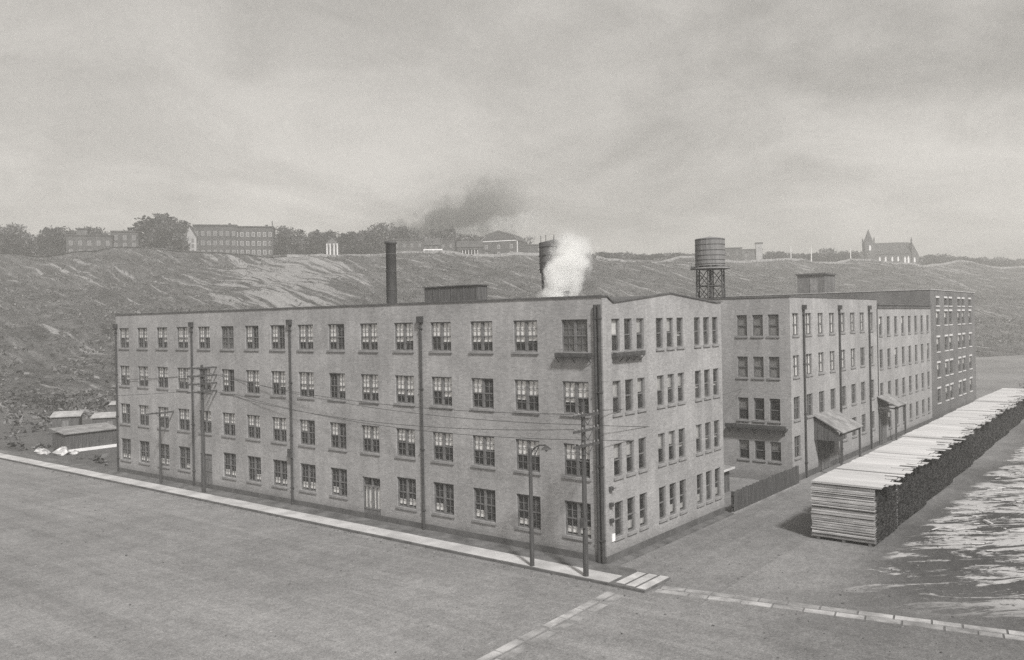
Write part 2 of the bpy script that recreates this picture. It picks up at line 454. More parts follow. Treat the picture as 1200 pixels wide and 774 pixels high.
# ------------------------------------------------------------------ corner factory
def corner_factory():
    root = empty('factory_building', (0,0,0))
    tag(root, 'four storey brick corner factory with long window front beside the two utility poles', 'factory')
    LY, LX, H = 54.7, 15.45, 14.6
    bays = [(1.9,5.43,8.88,12.34),(15.74,19.2,22.65,26.15),(29.56,32.9,36.3,39.73),(43.09,46.45,49.85,53.2)]
    cols = [c for bb in bays for c in bb]
    rowsz = [(11.88,13.75),(8.33,10.2),(4.74,6.62),(1.32,3.32)]
    W2 = 1.8
    holesX, holesY = [], []
    doors = {(7+1+3-7+1, 3)}
    for i, c in enumerate(cols):
        for j, (a, b) in enumerate(rowsz):
            if j == 3 and i in (5, 11): holesX.append((c-.9, c+.9, .12, 3.0))
            else: holesX.append((c-W2/2, c+W2/2, a, b))
    ex = [1.4,2.78,4.18,6.55,7.91,9.26,11.7,13.07,14.44]; WE = .88
    for c in ex:
        for a, b in rowsz: holesY.append((c-WE/2, c+WE/2, a, b))
    w = MB()
    wall_sheet(w, (0,0,0), (0,1,0), LY, 0, H, holesX, (-1,0,0))
    wall_sheet(w, (0,0,0), (1,0,0), LX, 0, H, holesY, (0,-1,0))
    wall_sheet(w, (LX,0,0), (0,1,0), LY, 0, H, [], (1,0,0))
    wall_sheet(w, (0,LY,0), (1,0,0), LX, 0, H, [], (0,1,0))
    # parapet of the long front and the low gables
    gab = [(0,H),(LX,H),(LX,14.78),(14.6,14.72),(8,15.28),(1.12,14.66),(.42,14.99),(0,15.0)]
    w.face([(x,0,z) for x,z in gab], gab)
    w.face([(x,LY,z) for x,z in gab[::-1]], gab[::-1])
    w.face([(0,LY,H),(0,0,H),(0,0,15.0),(0,LY,15.0)], [(LY,H),(0,H),(0,15),(LY,15)])
    w.face([(.42,0.0,14.5),(.42,LY,14.5),(.42,LY,14.99),(.42,0,14.99)], [(0,14.5),(LY,14.5),(LY,15),(0,15)])
    w.build('wall', M['brick_main'], root)
    q = MB(); q.box(-.05,-.004,-.05,LY,.10,.48); q.box(-.003,LX,-.05,-.004,.07,.48); q.build('plinth', M['coping'], root)
    r = MB()
    r.face([(.42,.25,14.56),(8,.25,15.2),(8,LY-.25,15.2),(.42,LY-.25,14.56)]); r.face([(8,.25,15.2),(LX,.25,14.6),(LX,LY-.25,14.6),(8,LY-.25,15.2)])
    r.face([(.3,.25,14.5),(LX-.02,.25,14.5),(LX-.02,LY-.25,14.5),(.3,LY-.25,14.5)])
    roof = r.build('roof', M['roof'], root)
    c = MB()
    c.box(-.07, .49, -.07, LY+.07, 15.0, 15.085)
    cp = c.build('coping', M['coping'], root)
    c = MB()
    pts = [(.49,15.02),(1.12,14.70),(8,15.32),(14.6,14.76),(15.52,14.82)]
    for (xa,za),(xb,zb) in zip(pts, pts[1:]): c.beam((xa,.07,za),(xb,.07,zb), .3, .075)
    c.build('coping', M['coping'], root)
    # inside: floors and a spine wall keep the rooms dark
    fl = MB()
    for z in (.1, 3.95, 7.45, 10.95): fl.box(.3, LX-.1, .3, LY-.1, z-.12, z)
    fl.box(6.5, 6.7, .3, LY-.1, .12, 14.4)
    fl.build('interior_floor', M['interior'], root)
    # windows
    pr2 = win_proto(1.8, 1.87, True); pr2b = win_proto(1.8, 2.0, True)
    pr1 = win_proto(WE, 1.87, False, bars=False); pr1b = win_proto(WE, 2.0, False, bars=False)
    rnd = random.Random(3)
    for i, cy in enumerate(cols):
        for j, (a, b) in enumerate(rowsz):
            if j == 3 and i in (5, 11): continue
            bl = []
            if j == 3:
                for s in (0, 1):
                    if rnd.random() < .75: bl.append((s, 0.06, rnd.choice((.24,.28,.3)), 'blind'))
            elif (i, j) in ((10,0),(0,0)): bl = [(0,.0,1.0,'shutter'),(1,0.0,1.0,'shutter')]
            else:
                for s in (0, 1):
                    q = rnd.random()
                    top = {0:(.30,.34,.5,.3), 1:(.28,.34,.3,.5), 2:(.52,.55,.5,.56)}[j]
                    if q < .92: bl.append((s, rnd.choice(top), 1.0, 'blind'))
            put_window(pr2b if j == 3 else pr2, root, (0, cy, a), R(-90), bl)
    for i, cx in enumerate(ex):
        for j, (a, b) in enumerate(rowsz):
            bl = []
            if (i, j) == (0, 0): bl = [(0,.48,1.0,'frame_pale')]
            elif j == 3:
                if rnd.random() < .7: bl = [(0,.06,rnd.choice((.22,.3)),'blind_grey')]
            else:
                q = rnd.random()
                if q < .35: bl = [(0, rnd.choice((.5,.55)), 1.0, 'blind_grey')]
                elif q < .5: bl = [(0, .36, .5, 'blind_grey')]
            put_window(pr1b if j == 3 else pr1, root, (cx, 0, a), 0, bl)
    # glazed double door with a transom, and a plain boarded double door
    d = MB(); w_, h_ = 1.8, 2.88
    for xa, xb in ((-.9,-.82),(.82,.9),(-.05,.05)): d.box(xa, xb, .08, .18, 0, h_)
    for za, zb in ((0,.16),(.62,.72),(2.2,2.32),(2.8,2.88)):
        d.box(-.82,-.05,.08,.18,za,zb); d.box(.05,.82,.08,.18,za,zb)
    for s in (-1, 1): d.box(s*.435-.03, s*.435+.03, .085, .175, .72, 2.2)
    for s in (-1, 1): d.box(min(s*.05,s*.82), max(s*.05,s*.82), .11, .15, .16, .62)
    do = d.build('door', M['frame'], root, loc=(0,19.2,.12)); do.rotation_euler = (0,0,R(-90)); tag(do, 'glazed double door with transom lights')
    p = MB()
    for xa, xb in ((-.82,-.05),(.05,.82)):
        p.face([(xa,.14,.72),(xb,.14,.72),(xb,.14,2.8),(xa,.14,2.8)])
    p.build('pane', M['glass'], do)
    p = MB()
    for xa, xb in ((-.8,-.07),(.07,.8)): p.box(xa, xb, .22, .235, .7, 2.2)
    p.build('curtain', M['blind'], do)
    h = MB(); h.tube([(-.1,.03,1.05),(-.1,.03,1.25)], .02, 6); h.build('handle', M['iron'], do)
    d = MB()
    d.box(-.9,-.8,.06,.2,0,h_); d.box(.8,.9,.06,.2,0,h_); d.box(-.8,.8,.06,.2,2.76,h_)
    for k in range(8):
        xa = -.8+.2*k; d.box(xa+.006, xa+.194, .1, .16, .02, 2.74)
    for z in (.3, 1.35, 2.4): d.box(-.78,-.01,.07,.1,z,z+.14); d.box(.01,.78,.07,.1,z,z+.14)
    do = d.build('door', M['dark_door'], root, loc=(0,39.73,.12)); do.rotation_euler = (0,0,R(-90)); tag(do, 'plain boarded double door')
    # downpipes
    for y in (14.05, 27.9, 41.45, 54.55): downpipe(root, 0, y, .14, 14.1)
    for y in (.14, .40): downpipe(root, 0, y, .14, 14.55, r=.1, head=False)
    # balconies under two of the top windows
    def balcony(loc, w, rz):
        b = MB()
        b.box(-w/2, w/2, -.36, -.004, -.24, -.18)
        b.box(-w/2, w/2, -.38, -.35, -.18, .04); b.box(-w/2, -w/2+.04, -.35, -.01, -.18, .04); b.box(w/2-.04, w/2, -.35, -.01, -.18, .04)
        n = max(2, int(w/.8))
        for k in range(n+1):
            x = -w/2+.06+(w-.12)*k/n
            b.beam((x,-.02,-.52),(x,-.32,-.25), .035, .035)
        o = b.build('balcony', M['iron'], root, loc=loc); o.rotation_euler = (0,0,rz)
    balcony((0, 1.9, 11.8), 2.3, R(-90))
    balcony((2.5, 0, 11.8), 3.2, 0)
    # fittings by the corner
    b = MB(); b.box(.58,.88,-.05,-.003,1.2,1.62); o = b.build('notice_board', M['white'], root)
    for z in (2.3, 3.2, 4.1):
        b = MB(); b.box(.34,.62,-.16,-.003,z,z+.22); b.beam((.48,-.16,z+.1),(.48,-.4,z+.2),.04,.04); b.build('bracket', M['iron'], root)
    b = MB(); b.box(-.34,-.21,27.65,28.15,3.7,4.35); b.build('meter_box', M['iron'], root)
    # roof: steel smokestack, long monitor
    st = MB(); st.lathe([(.43,15.0),(.41,20.15),(.49,20.2),(.49,20.42),(.36,20.42),(.34,17)], (8,25.2,0), 28)
    for z in (16.4, 17.9, 19.3): st.lathe([(.42,z),(.445,z+.01),(.445,z+.07),(.42,z+.08)], (8,25.2,0), 28)
    st.build('smokestack', M['stack'], root, smooth=True)
    mo = MB(); mo.box(7.45,8.55,15.5,20.95,14.6,16.42)
    for k in range(9): mo.box(7.41,7.447,15.6+.62*k,15.66+.62*k,15.2,16.3)
    mo.build('roof_monitor', M['shed_dark'], root)
    mo = MB(); mo.box(7.35,8.65,15.4,21.05,16.421,16.5); mo.build('monitor_roof', M['roof'], root)
    vp = MB(); vp.tube([(7.5,7.6,14.9),(7.5,7.6,15.7)], .22, 12); vp.build('steam_vent', M['iron'], root)
    return root
corner_factory()

# ------------------------------------------------------------------ the row factory along the side street
def row_factory():
    root = empty('factory_building', (28.6,0,0))
    tag(root, 'pale four storey factory row behind the lumber, with two porch roofs on its front', 'factory')
    X0 = 28.6; A, B = 25.0, 48.8; H = 15.3; H2 = 14.7; DY = 20.0
    rows = [(12.1,13.95),(8.65,10.45),(5.1,7.0),(1.95,3.75)]
    rows2 = [(11.5,13.5),(8.0,10.0),(4.55,6.45),(1.4,3.2)]
    c1 = [1.25+3.08*k for k in range(8)]
    c2 = [26.35+2.98*k for k in range(8)]
    hol = []
    skip1 = {(2,3),(3,3),(1,3)}
    for i, c in enumerate(c1):
        for j, (a, b) in enumerate(rows):
            if (i,j) not in skip1: hol.append((c-.72, c+.72, a, b))
    for i, c in enumerate(c2):
        for j, (a, b) in enumerate(rows2):
            if (i,j) != (0,3): hol.append((c-.62, c+.62, a, b))
    endc = [1.41,2.77,4.16,7.6,9.0,10.4,13.9,15.3,16.7]
    rowsE = [(12.1,13.88),(8.6,10.36),(5.0,6.87),(1.68,3.28)]
    hole = [(c-.46, c+.46, a, b) for c in endc for a, b in rowsE]
    w = MB()
    wall_sheet(w, (0,0,0), (1,0,0), A, 0, H, [h for h in hol if h[1] < A], (0,-1,0))
    wall_sheet(w, (A,0,0), (1,0,0), B-A, 0, H2, [(a-A,b-A,c,d) for a,b,c,d in hol if a > A], (0,-1,0))
    wall_sheet(w, (0,0,0), (0,1,0), DY, 0, H, hole, (-1,0,0))
    wall_sheet(w, (0,DY,0), (1,0,0), A, 0, H, [], (0,1,0))
    wall_sheet(w, (A,DY,0), (1,0,0), B-A, 0, H2, [], (0,1,0))
    w.face([(A,0,H2),(A,DY,H2),(A,DY,H),(A,0,H)], [(0,H2),(DY,H2),(DY,H),(0,H)])
    w.build('wall', M['brick_row'], root)
    q = MB(); q.box(-.05,B,-.05,-.004,0,.5); q.build('plinth', M['coping'], root)
    r = MB(); r.box(.02, A-.02, .25, DY-.25, H-.4, H-.25); r.box(A+.02, B, .25, DY-.25, H2-.4, H2-.25)
    r.build('roof', M['roof'], root)
    c = MB(); c.box(-.06,A+.02,-.06,.3,H,H+.07); c.box(-.06,.3,.3,DY+.06,H,H+.07); c.build('coping', M['coping'], root)
    c = MB(); c.box(A+.02,B-.01,-.22,.3,H2,H2+.16); c.box(A+.02,B-.01,-.12,-.004,H2-.3,H2-.003); c.build('cornice', M['coping'], root)
    c = MB(); c.box(A-.1,A+.1,-.05,-.003,.2,H2-.32); c.build('downpipe', M['pipe'], root)
    fl = MB()
    for z in (.1,4.2,7.8,11.3): fl.box(.3,B-.3,.3,DY-.3,z-.12,z)
    fl.box(.3,B-.3,6,6.2,.12,14.2); fl.box(5.2,5.4,.3,6,.12,14.2)
    fl.build('interior_floor', M['interior'], root)
    p1 = win_proto(1.44,1.85,True,bars=False); p1b = win_proto(1.44,1.9,True,bars=False)
    p2 = win_proto(1.24,2.0,False,bars=False); p2b = win_proto(1.24,1.85,False,bars=False)
    pe = win_proto(.92,1.78,False,bars=False); pe2 = win_proto(.92,1.6,False,bars=False)
    rnd = random.Random(11)
    for i, c in enumerate(c1):
        for j, (a, b) in enumerate(rows):
            if (i,j) in skip1: continue
            bl = []
            if j < 2 and not (j == 1 and i in (6,)): bl = [(0,.02,1,'blind'),(1,.02,1,'blind')]
            elif j == 3 or rnd.random() < .3: bl = [(0,.5,1,'blind')] if rnd.random() < .5 else []
            put_window(p1 if j != 2 else p1b, root, (c,0,a), 0, bl)
    for i, c in enumerate(c2):
        for j, (a, b) in enumerate(rows2):
            if (i,j) == (0,3): continue
            put_window(p2 if b-a > 1.95 else p2b, root, (c,0,a), 0, [(0,.6,1,'blind')] if rnd.random() < .15 else [])
    for i, c in enumerate(endc):
        for j, (a, b) in enumerate(rowsE):
            bl = [(0,.02,1,'sill')] if j < 2 else ([(0,.55,1,'sill')] if rnd.random() < .4 else [])
            put_window(pe if j < 3 else pe2, root, (0,c,a), R(-90), bl)
    for x in (2.95, 12.4, 21.9): downpipe(root, x, 0, .05, 14.6, off=(0,-.12))
    # ledge on the end wall
    b = MB(); b.box(-.55,-.004,.3,5.6,4.35,4.45)
    for y in (.6,1.9,3.2,4.5,5.4): b.beam((-.02,y,3.9),(-.5,y,4.34),.06,.06)
    b.box(-.56,-.52,.3,5.6,4.45,4.7)
    b.build('balcony', M['iron'], root)
    # porches
    def porch(xa, xb, zw, zo, pr, walls, name='porch'):
        f = MB()
        n = Vector((0,-pr,zo-zw)).normalized()
        f.beam(((xa+xb)/2,-.004,zw),((xa+xb)/2,-pr-.15,zo-.02), xb-xa+.3, .09)
        po = f.build('porch_roof', M['shed_roof'], root)
        q = MB()
        for x in (xa+.08, xb-.08):
            q.box(x-.08,x+.08,-pr+.05,-pr+.2,.0,zo-.06)
            q.beam((x,-.02,zo-.25),(x,-pr+.1,zo-.25),.1,.14)
        q.beam((xa,-pr+.12,zo-.16),(xb,-pr+.12,zo-.16),.1,.18)
        q.build('post', M['shed_dark'], po)
        if walls:
            s = MB()
            zf = zw-.12
            for k in range(8):      # boarded cheek under the roof slope
                ya, yb = -pr*k/8-.03, -pr*(k+1)/8
                s.box(xa+.02, xa+.07, yb, ya, zo-.75, zf-.03-(zw-zo)*(k+1)/8)
            s.build('cheek', M['shed_dark'], po)
            d = MB(); d.box(xa+1.0, xb-1.6, -.1, -.055, .1, 3.1)
            for k in range(7): d.box(xa+1.05+k*.4, xa+1.1+k*.4, -.13, -.103, .15, 3.0)
            d.build('porch_door', M['dark_door'], po)
            d = MB(); d.box(xb-1.3, xb-.3, -.09, -.055, 1.2, 3.0); d.build('shutter', M['shed_dark'], po)
    porch(5.2, 10.6, 5.1, 3.7, 2.4, True)
    porch(24.6, 28.4, 5.15, 4.2, 1.9, False)
    # loading doors on the ground floor
    for xa, xb in ((25.2,27.6),):
        d = MB(); d.box(xa,xb,-.08,-.003,.1,3.1)
        for k in range(6): d.box(xa+.05+k*.39, xa+.09+k*.39, -.1,-.083,.15,3.0)
        d.build('door', M['dark_door'], root)
    return root
row_factory()

# ------------------------------------------------------------------ tall brick building at the far end
def tall_factory():
    root = empty('factory_building', (77.45,0,0))
    tag(root, 'dark five storey brick factory with white lintels, at the far end of the row', 'factory')
    W, D, H = 28.8, 46.0, 16.75
    cols = [3.9,8.65,11.55,17.0,20.0,24.8]
    rows = [(14.75,15.75),(12.2,14.0),(8.75,10.6),(5.4,7.25),(2.05,3.9)]
    ww = 1.75
    w = MB()
    wall_sheet(w, (0,0,0), (1,0,0), W, 0, H, [(c-ww/2,c+ww/2,a,b) for c in cols for a,b in rows], (0,-1,0))
    wall_sheet(w, (0,0,0), (0,1,0), D, 0, H, [], (-1,0,0))
    wall_sheet(w, (W,0,0), (0,1,0), D, 0, H, [], (1,0,0))
    wall_sheet(w, (0,D,0), (1,0,0), W, 0, H, [], (0,1,0))
    w.build('wall', M['brick_tall'], root)
    r = MB(); r.box(.05,W-.05,.25,D-.25,H-.4,H-.25); r.build('roof', M['roof'], root)
    c = MB(); c.box(-.06,W+.06,-.08,.3,H,H+.1); c.box(-.06,.3,.3,D,H,H+.1); c.build('coping', M['coping_light'], root)
    fl = MB()
    for z in (.1,4.6,8.1,11.6,14.4): fl.box(.3,W-.3,.3,D-.3,z-.12,z)
    fl.box(.3,W-.3,6,6.2,.12,16.2); fl.build('interior_floor', M['interior'], root)
    pa = win_proto(ww,1.0,False,bars=False,sillmat='frame_pale',head=True); pb = win_proto(ww,1.8,False,bars=False,sillmat='frame_pale',head=True); pc = win_proto(ww,1.85,False,bars=False,sillmat='frame_pale',head=True)
    rnd = random.Random(5)
    for c in cols:
        for j, (a, b) in enumerate(rows):
            bl = [(0,.55,1,'blind')] if j and rnd.random() < .85 else []
            put_window((pa,pb,pc,pc,pc)[j], root, (c,0,a), 0, bl)
    # stair penthouse on the roof
    p = MB(); p.box(1.2,5.5,13.6,17.4,H-.25,19.4); ph = p.build('penthouse', M['brick_tall'], root)
    p = MB(); p.box(1.0,5.7,13.4,17.6,19.4,19.62); p.build('roof', M['coping'], ph)
    p = MB(); p.box(1.15,1.197,14.6,15.6,H-.2,18.9); p.build('door', M['sill'], ph)
    return root
tall_factory()

# ------------------------------------------------------------------ water tanks
def water_tower():
    c = Vector((30.2,7.7,15.05))
    root = empty('water_tower', c)
    tag(root, 'round pale wooden water tank on a braced steel trestle above the row factory', 'water tank')
    t = MB(); t.lathe([(.0,3.25),(1.30,3.25),(1.30,5.65),(1.22,5.68),(0,5.9)], n=36); to = t.build('tank', M['tank'], root, smooth=False)
    h = MB()
    for z in (3.4,3.75,4.15,4.6,5.1,5.55): h.lathe([(1.30,z),(1.325,z),(1.325,z+.05),(1.30,z+.05)], n=36)
    h.build('hoop', M['iron'], to)
    p = MB(); p.lathe([(0,2.98),(1.75,2.98),(1.75,3.10),(0,3.10)], n=36); p.build('platform', M['sill'], root)
    p = MB()
    for k in range(5): y = -1.2+.6*k; p.box(-1.25,1.25,y-.06,y+.06,3.105,3.245)
    p.build('joist', M['shed_dark'], root)
    for k in range(6):
        a = R(60*k+15); x, y = 1.25*math.cos(a), 1.25*math.sin(a)
        l = MB(); l.tube([(x*1.06,y*1.06,0),(x,y,2.975)], .065, 8); l.build('leg', M['iron'], root)
    b = MB()
    for k in range(6):
        a, a2 = R(60*k+15), R(60*k+75)
        P = lambda ang, z: (1.27*math.cos(ang), 1.27*math.sin(ang), z)
        for z0, z1 in ((.1,1.45),(1.5,2.9)):
            b.beam(P(a,z0),P(a2,z1),.05,.05); b.beam(P(a2,z0),P(a,z1),.05,.05)
        for z in (1.48,): b.beam(P(a,z),P(a2,z),.08,.08)
    b.build('brace', M['iron'], root)
    pp = MB(); pp.tube([(0,0,.0),(0,0,3.2)], .12, 10); pp.build('riser_pipe', M['iron'], root)
    lad = MB()
    for s in (-.18,.18): lad.beam((1.36,s,3.1),(1.36,s,5.7),.03,.03)
    for k in range(9): lad.beam((1.36,-.18,3.25+.28*k),(1.36,.18,3.25+.28*k),.02,.02)
    lad.build('ladder', M['iron'], root)
water_tower()
def roof_tank():
    c = Vector((9.6,10.05,15.05))
    root = empty('water_tower', c)
    tag(root, 'dark roof tank half hidden by the white steam on the corner factory', 'water tank')
    t = MB(); t.lathe([(0,2.1),(1.05,2.1),(1.08,4.25),(0,4.5)], n=30); to = t.build('tank', M['tank_dark'], root)
    h = MB()
    for z in (2.3,2.75,3.3,3.9): h.lathe([(1.09,z),(1.11,z),(1.11,z+.05),(1.09,z+.05)], n=30)
    h.build('hoop', M['iron'], to)
    r = MB(); 
    for k in range(10):
        a = R(36*k); r.beam((.98*math.cos(a),.98*math.sin(a),4.2),(.98*math.cos(a),.98*math.sin(a),4.75),.03,.03)
    r.build('railing', M['iron'], root)
    for k in range(4):
        a = R(90*k+45); l = MB(); l.beam((.85*math.cos(a),.85*math.sin(a),-.05),(.85*math.cos(a),.85*math.sin(a),2.1),.14,.14); l.build('leg', M['shed_dark'], root)
    b = MB()
    for k in range(4):
        a, a2 = R(90*k+45), R(90*k+135)
        b.beam((.85*math.cos(a),.85*math.sin(a),.2),(.85*math.cos(a2),.85*math.sin(a2),2.0),.05,.05)
    b.build('brace', M['iron'], root)
roof_tank()

# ------------------------------------------------------------------ ground, streets, walks
def sheet(name, x0, x1, y0, y1, z, mat):
    s = MB(); s.face([(x0,y0,z),(x1,y0,z),(x1,y1,z),(x0,y1,z)])
    return tag(s.build(name, mat), kind='structure')
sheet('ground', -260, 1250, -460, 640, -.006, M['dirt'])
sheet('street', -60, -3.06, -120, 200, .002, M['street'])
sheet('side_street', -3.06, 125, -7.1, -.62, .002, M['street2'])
def slabbed(name, mat, xa, xb, y0, y1, z0, z1, step, gap=.02, jit=.006):
    s = MB(); rnd = random.Random(len(name)); y = y0
    while y < y1-.05:
        e = min(y1, y+step*rnd.uniform(.85,1.15)); s.box(xa, xb, y, e-gap, z0, z1+rnd.uniform(-jit, jit)); y = e
    return tag(s.build(name, mat), kind='structure')
slabbed('sidewalk', M['walk'], -1.5, -.006, -1.2, 78, -.05, .11, 1.5, .004)
slabbed('pavement', M['flag'], -2.9, -1.505, -1.9, 120, -.05, .12, 1.8)
slabbed('kerb', M['kerb'], -3.06, -2.905, -4.1, 120, -.05, .135, 2.4, .01)
s = MB(); s.box(-2.9,-.25,-4.1,-1.905,-.05,.105); s.box(-1.5,0,-1.9,-1.205,-.05,.102); tag(s.build('sidewalk_corner', M['walk']), kind='structure')
s = MB()
for k in range(13): s.box(.02+1.2*k, 1.2*k+1.19, -.62, -.004, -.05, .08)
tag(s.build('side_sidewalk', M['walk']), kind='structure')
s = MB()
for k in range(8): s.box(15.6+1.6*k, 15.6+1.6*k+1.57, -.62, -.42, -.05, .10)
tag(s.build('side_kerb', M['kerb_side']), kind='structure')
# flat crossing slabs in the corner walk and the two stepping rows
s = MB()
rnd = random.Random(2)
for k in range(3):
    y = -4.02+.66*k
    s.box(-2.82+.1*k, -.3-.05*k, y, y+.5, .09, .125)
tag(s.build('crossing_stone', M['slab']), kind='structure')
s = MB()
for row in (0, 1):
    t = 0
    while t < 15:
        L = rnd.uniform(.9, 1.7)
        x = -2.35 + row*.62 + (t/14.5)*2.9
        a = math.atan2(2.9, 14.5)
        s.obox((x+L/2*math.sin(a), -4.35-t-L/2, .0), (math.cos(a)*.25, math.sin(a)*.25, 0), (math.sin(a)*(L/2-.03), -math.cos(a)*(L/2-.03), 0), (0,0,.02+rnd.uniform(0,.008)))
        t += L
tag(s.build('stepping_stone', M['slab_worn']), kind='structure')
s = MB()
for row in (0, 1):
    t = 0
    while t < 20:
        L = rnd.uniform(1.0, 2.0)
        s.obox((-3.9-t-L/2, -2.72-row*.6-.03*t, 0), (L/2-.03, .03*L/2, 0), (0, .22, 0), (0,0,.02+rnd.uniform(0,.008)))
        t += L
tag(s.build('stepping_stone', M['slab_worn']), kind='structure')

# clods and small stones on the dirt streets
rnd = random.Random(55); m_ = MB()
for n in range(1300):
    if rnd.random() < .35: x = -3.1-abs(rnd.gauss(0,.5)); y = rnd.uniform(-4,70)
    elif rnd.random() < .6: x = rnd.uniform(-34,-3.2); y = rnd.uniform(-14,60)
    else: x = rnd.uniform(-6,32); y = rnd.uniform(-22,-.9)
    if -11.6 < y < -7 and x > 11.5: continue
    q = rnd.uniform(.02,.055)
    a = rnd.uniform(0,3.1); d = Vector((math.cos(a),math.sin(a),0)); e = Vector((-d.y,d.x,.2))
    m_.obox((x,y,q*.35), d*q, e*q*rnd.uniform(.5,.9), Vector((.2,0,1))*q*.45)
tag(m_.build('pebbles', M['rock_dull']), kind='stuff')

# ------------------------------------------------------------------ hill
RIDGE = [(-330,620),(-120,490),(0,405),(115,334),(187,275),(273,222),(349,188),(450,140),(545,96),(700,20),(900,-80),(1150,-205)]
HN = Vector((-.485,-.875,0))
def ridge_at(u):
    i = min(int(u), len(RIDGE)-2); f = u-i
    def P(k): return Vector((*RIDGE[max(0,min(len(RIDGE)-1,k))], 0))
    a, b, c, d = P(i-1), P(i), P(i+1), P(i+2)
    return .5*((2*b)+(c-a)*f+(2*a-5*b+4*c-d)*f*f+(3*b-a-3*c+d)*f**3)
def hill_z(u, v, p):
    """v: 0 foot .. 1 rim .. >1 plateau"""
    base = 44.5*(max(0,min(1,v))**1.12)
    amp = max(0, min(1, v*6))*max(0, min(1, (1.0-v)*6))
    n = mn.fractal(Vector((p.x*.02,p.y*.02,1.3)), 1.0, 2.0, 6)*6.0 - 3.0*abs(mn.noise(Vector(((p.x*.875-p.y*.485)*.022, v*1.3, 7))))
    led = math.sin((p.x*.25-p.y*.1)*.16+v*30+2*mn.noise(Vector((p.x*.01,p.y*.01,0))))*.9
    return base + amp*(n*.8+led) + (max(0, min(1, (v-.86)*9))*(4.2*mn.noise(Vector((p.x*.024,p.y*.024,9)))+1.1*mn.noise(Vector((p.x*.12,p.y*.12,2)))) if v < 1.035 else 0)
NU, NV = 420, 84
UMAX = len(RIDGE)-1
verts, faces, uvs, rock = [], [], [], []
for i in range(NU+1):
    u = UMAX*i/NU; rp = ridge_at(u)
    for j in range(NV+1):
        v = 1.04*j/(NV-6) if j <= NV-6 else 1.04+(j-(NV-6))*.22
        p = rp + HN*190*(1-v)
        verts.append((p.x, p.y, hill_z(u, v, p)-.02 if j else -1.0)); uvs.append(((p.x*.875-p.y*.485), v*150))
        q = (p - CAM); dep = q.dot(fwd); off = q.dot(rgt)/max(dep,1)*1000
        k = math.exp(-((off+265)/75)**2)*math.exp(-((v-.74)/.28)**2)*1.25
        k += .45*math.exp(-((off+60)/60)**2)*math.exp(-((v-.95)/.1)**2)
        k += .3*math.exp(-((off-380)/200)**2)*math.exp(-((v-.95)/.12)**2)
        k += .35*math.exp(-((off+500)/90)**2)*math.exp(-((v-.85)/.2)**2)
        rock.append(k)
for i in range(NU):
    for j in range(NV):
        a = i*(NV+1)+j; b_ = a+NV+1
        faces.append((a, b_, b_+1, a+1))
me = bpy.data.meshes.new('hill'); me.from_pydata(verts, [], faces)
ul = me.uv_layers.new(name='uv')
for l in me.loops: ul.data[l.index].uv = uvs[l.vertex_index]
at_ = me.attributes.new('rocky', 'FLOAT', 'POINT'); at_.data.foreach_set('value', rock)
me.polygons.foreach_set('use_smooth', [True]*len(me.polygons)); me.materials.append(M['hill']); me.update()
hill = bpy.data.objects.new('hill', me); COL.objects.link(hill); tag(hill, kind='structure')
if me.polygons[0].normal.z < 0: me.flip_normals()

# ridge road and its pale low wall
s = MB(); w = MB()
prev = None
for i in range(0, 241):
    u = 1.2+(UMAX-2.2)*i/240; p = ridge_at(u)+HN*1.0
    if prev is not None:
        a, b = prev, p
        A1, B1 = a-HN*7, b-HN*7
        za, zb = zprev, hill_z(u, 1.0-1e-6, p)
        s.face([(a.x,a.y,za+.25),(b.x,b.y,zb+.25),(B1.x,B1.y,zb+.3),(A1.x,A1.y,za+.3)])
        if mn.noise(Vector((i*.09,3,0))) > -.25 and ((a-CAM).dot(rgt)/(a-CAM).dot(fwd)) > -.27:
            w.beam((a.x,a.y,za+.15),(b.x,b.y,zb+.15), .5, 1.4)
    prev = p; zprev = hill_z(u, 1.0-1e-6, p)
tag(s.build('road', M['path']), kind='structure')
tag(w.build('low_wall', M['wall_low']), 'broken line of low pale stone wall running along the hill rim', 'wall')

def ridge_depth(off):
    pts = [(-700,335),(-540,345),(-260,365),(0,400),(160,440),(300,485),(500,535),(650,600)]
    for (a,da),(b,db) in zip(pts, pts[1:]):
        if a <= off <= b: return da+(db-da)*(off-a)/(b-a)
    return pts[0][1] if off < 0 else pts[-1][1]
# brush covering the hillside: nobody could count it
rnd = random.Random(21)
bm_ = MB()
n = 0
while n < 17000:
    u = 1.5+(UMAX-3)*rnd.random(); v = rnd.random()**.9
    p = ridge_at(u)+HN*190*(1-v)
    if mn.noise(Vector((p.x*.03,p.y*.03,5))) < rnd.uniform(-.9,.35): continue
    q = p-CAM; dep = q.dot(fwd)
    if dep < 80 or abs(q.dot(rgt)/dep) > .75: continue
    if hill_z and rnd.random() < math.exp(-((q.dot(rgt)/dep*1000+265)/75)**2)*math.exp(-((v-.74)/.25)**2)*.8: continue
    z = hill_z(u, v, p); sc = rnd.uniform(.3,1.1)*(1.5 if v < .3 else 1)
    for k in range(7):
        a = rnd.uniform(0,6.28); r_ = rnd.uniform(0,1.3)*sc; t = rnd.uniform(.3,1.1)*sc*.5
        c = Vector((p.x+r_*math.cos(a), p.y+r_*math.sin(a), z+rnd.uniform(.0,.9)*sc))
        d1 = Vector((rnd.uniform(-1,1),rnd.uniform(-1,1),rnd.uniform(-.6,1))).normalized()*t
        d2 = Vector((rnd.uniform(-1,1),rnd.uniform(-1,1),rnd.uniform(-.6,1))).normalized()*t
        bm_.face([c-d1, c-d2*.6, c+d1, c+d2*.7])
    n += 1
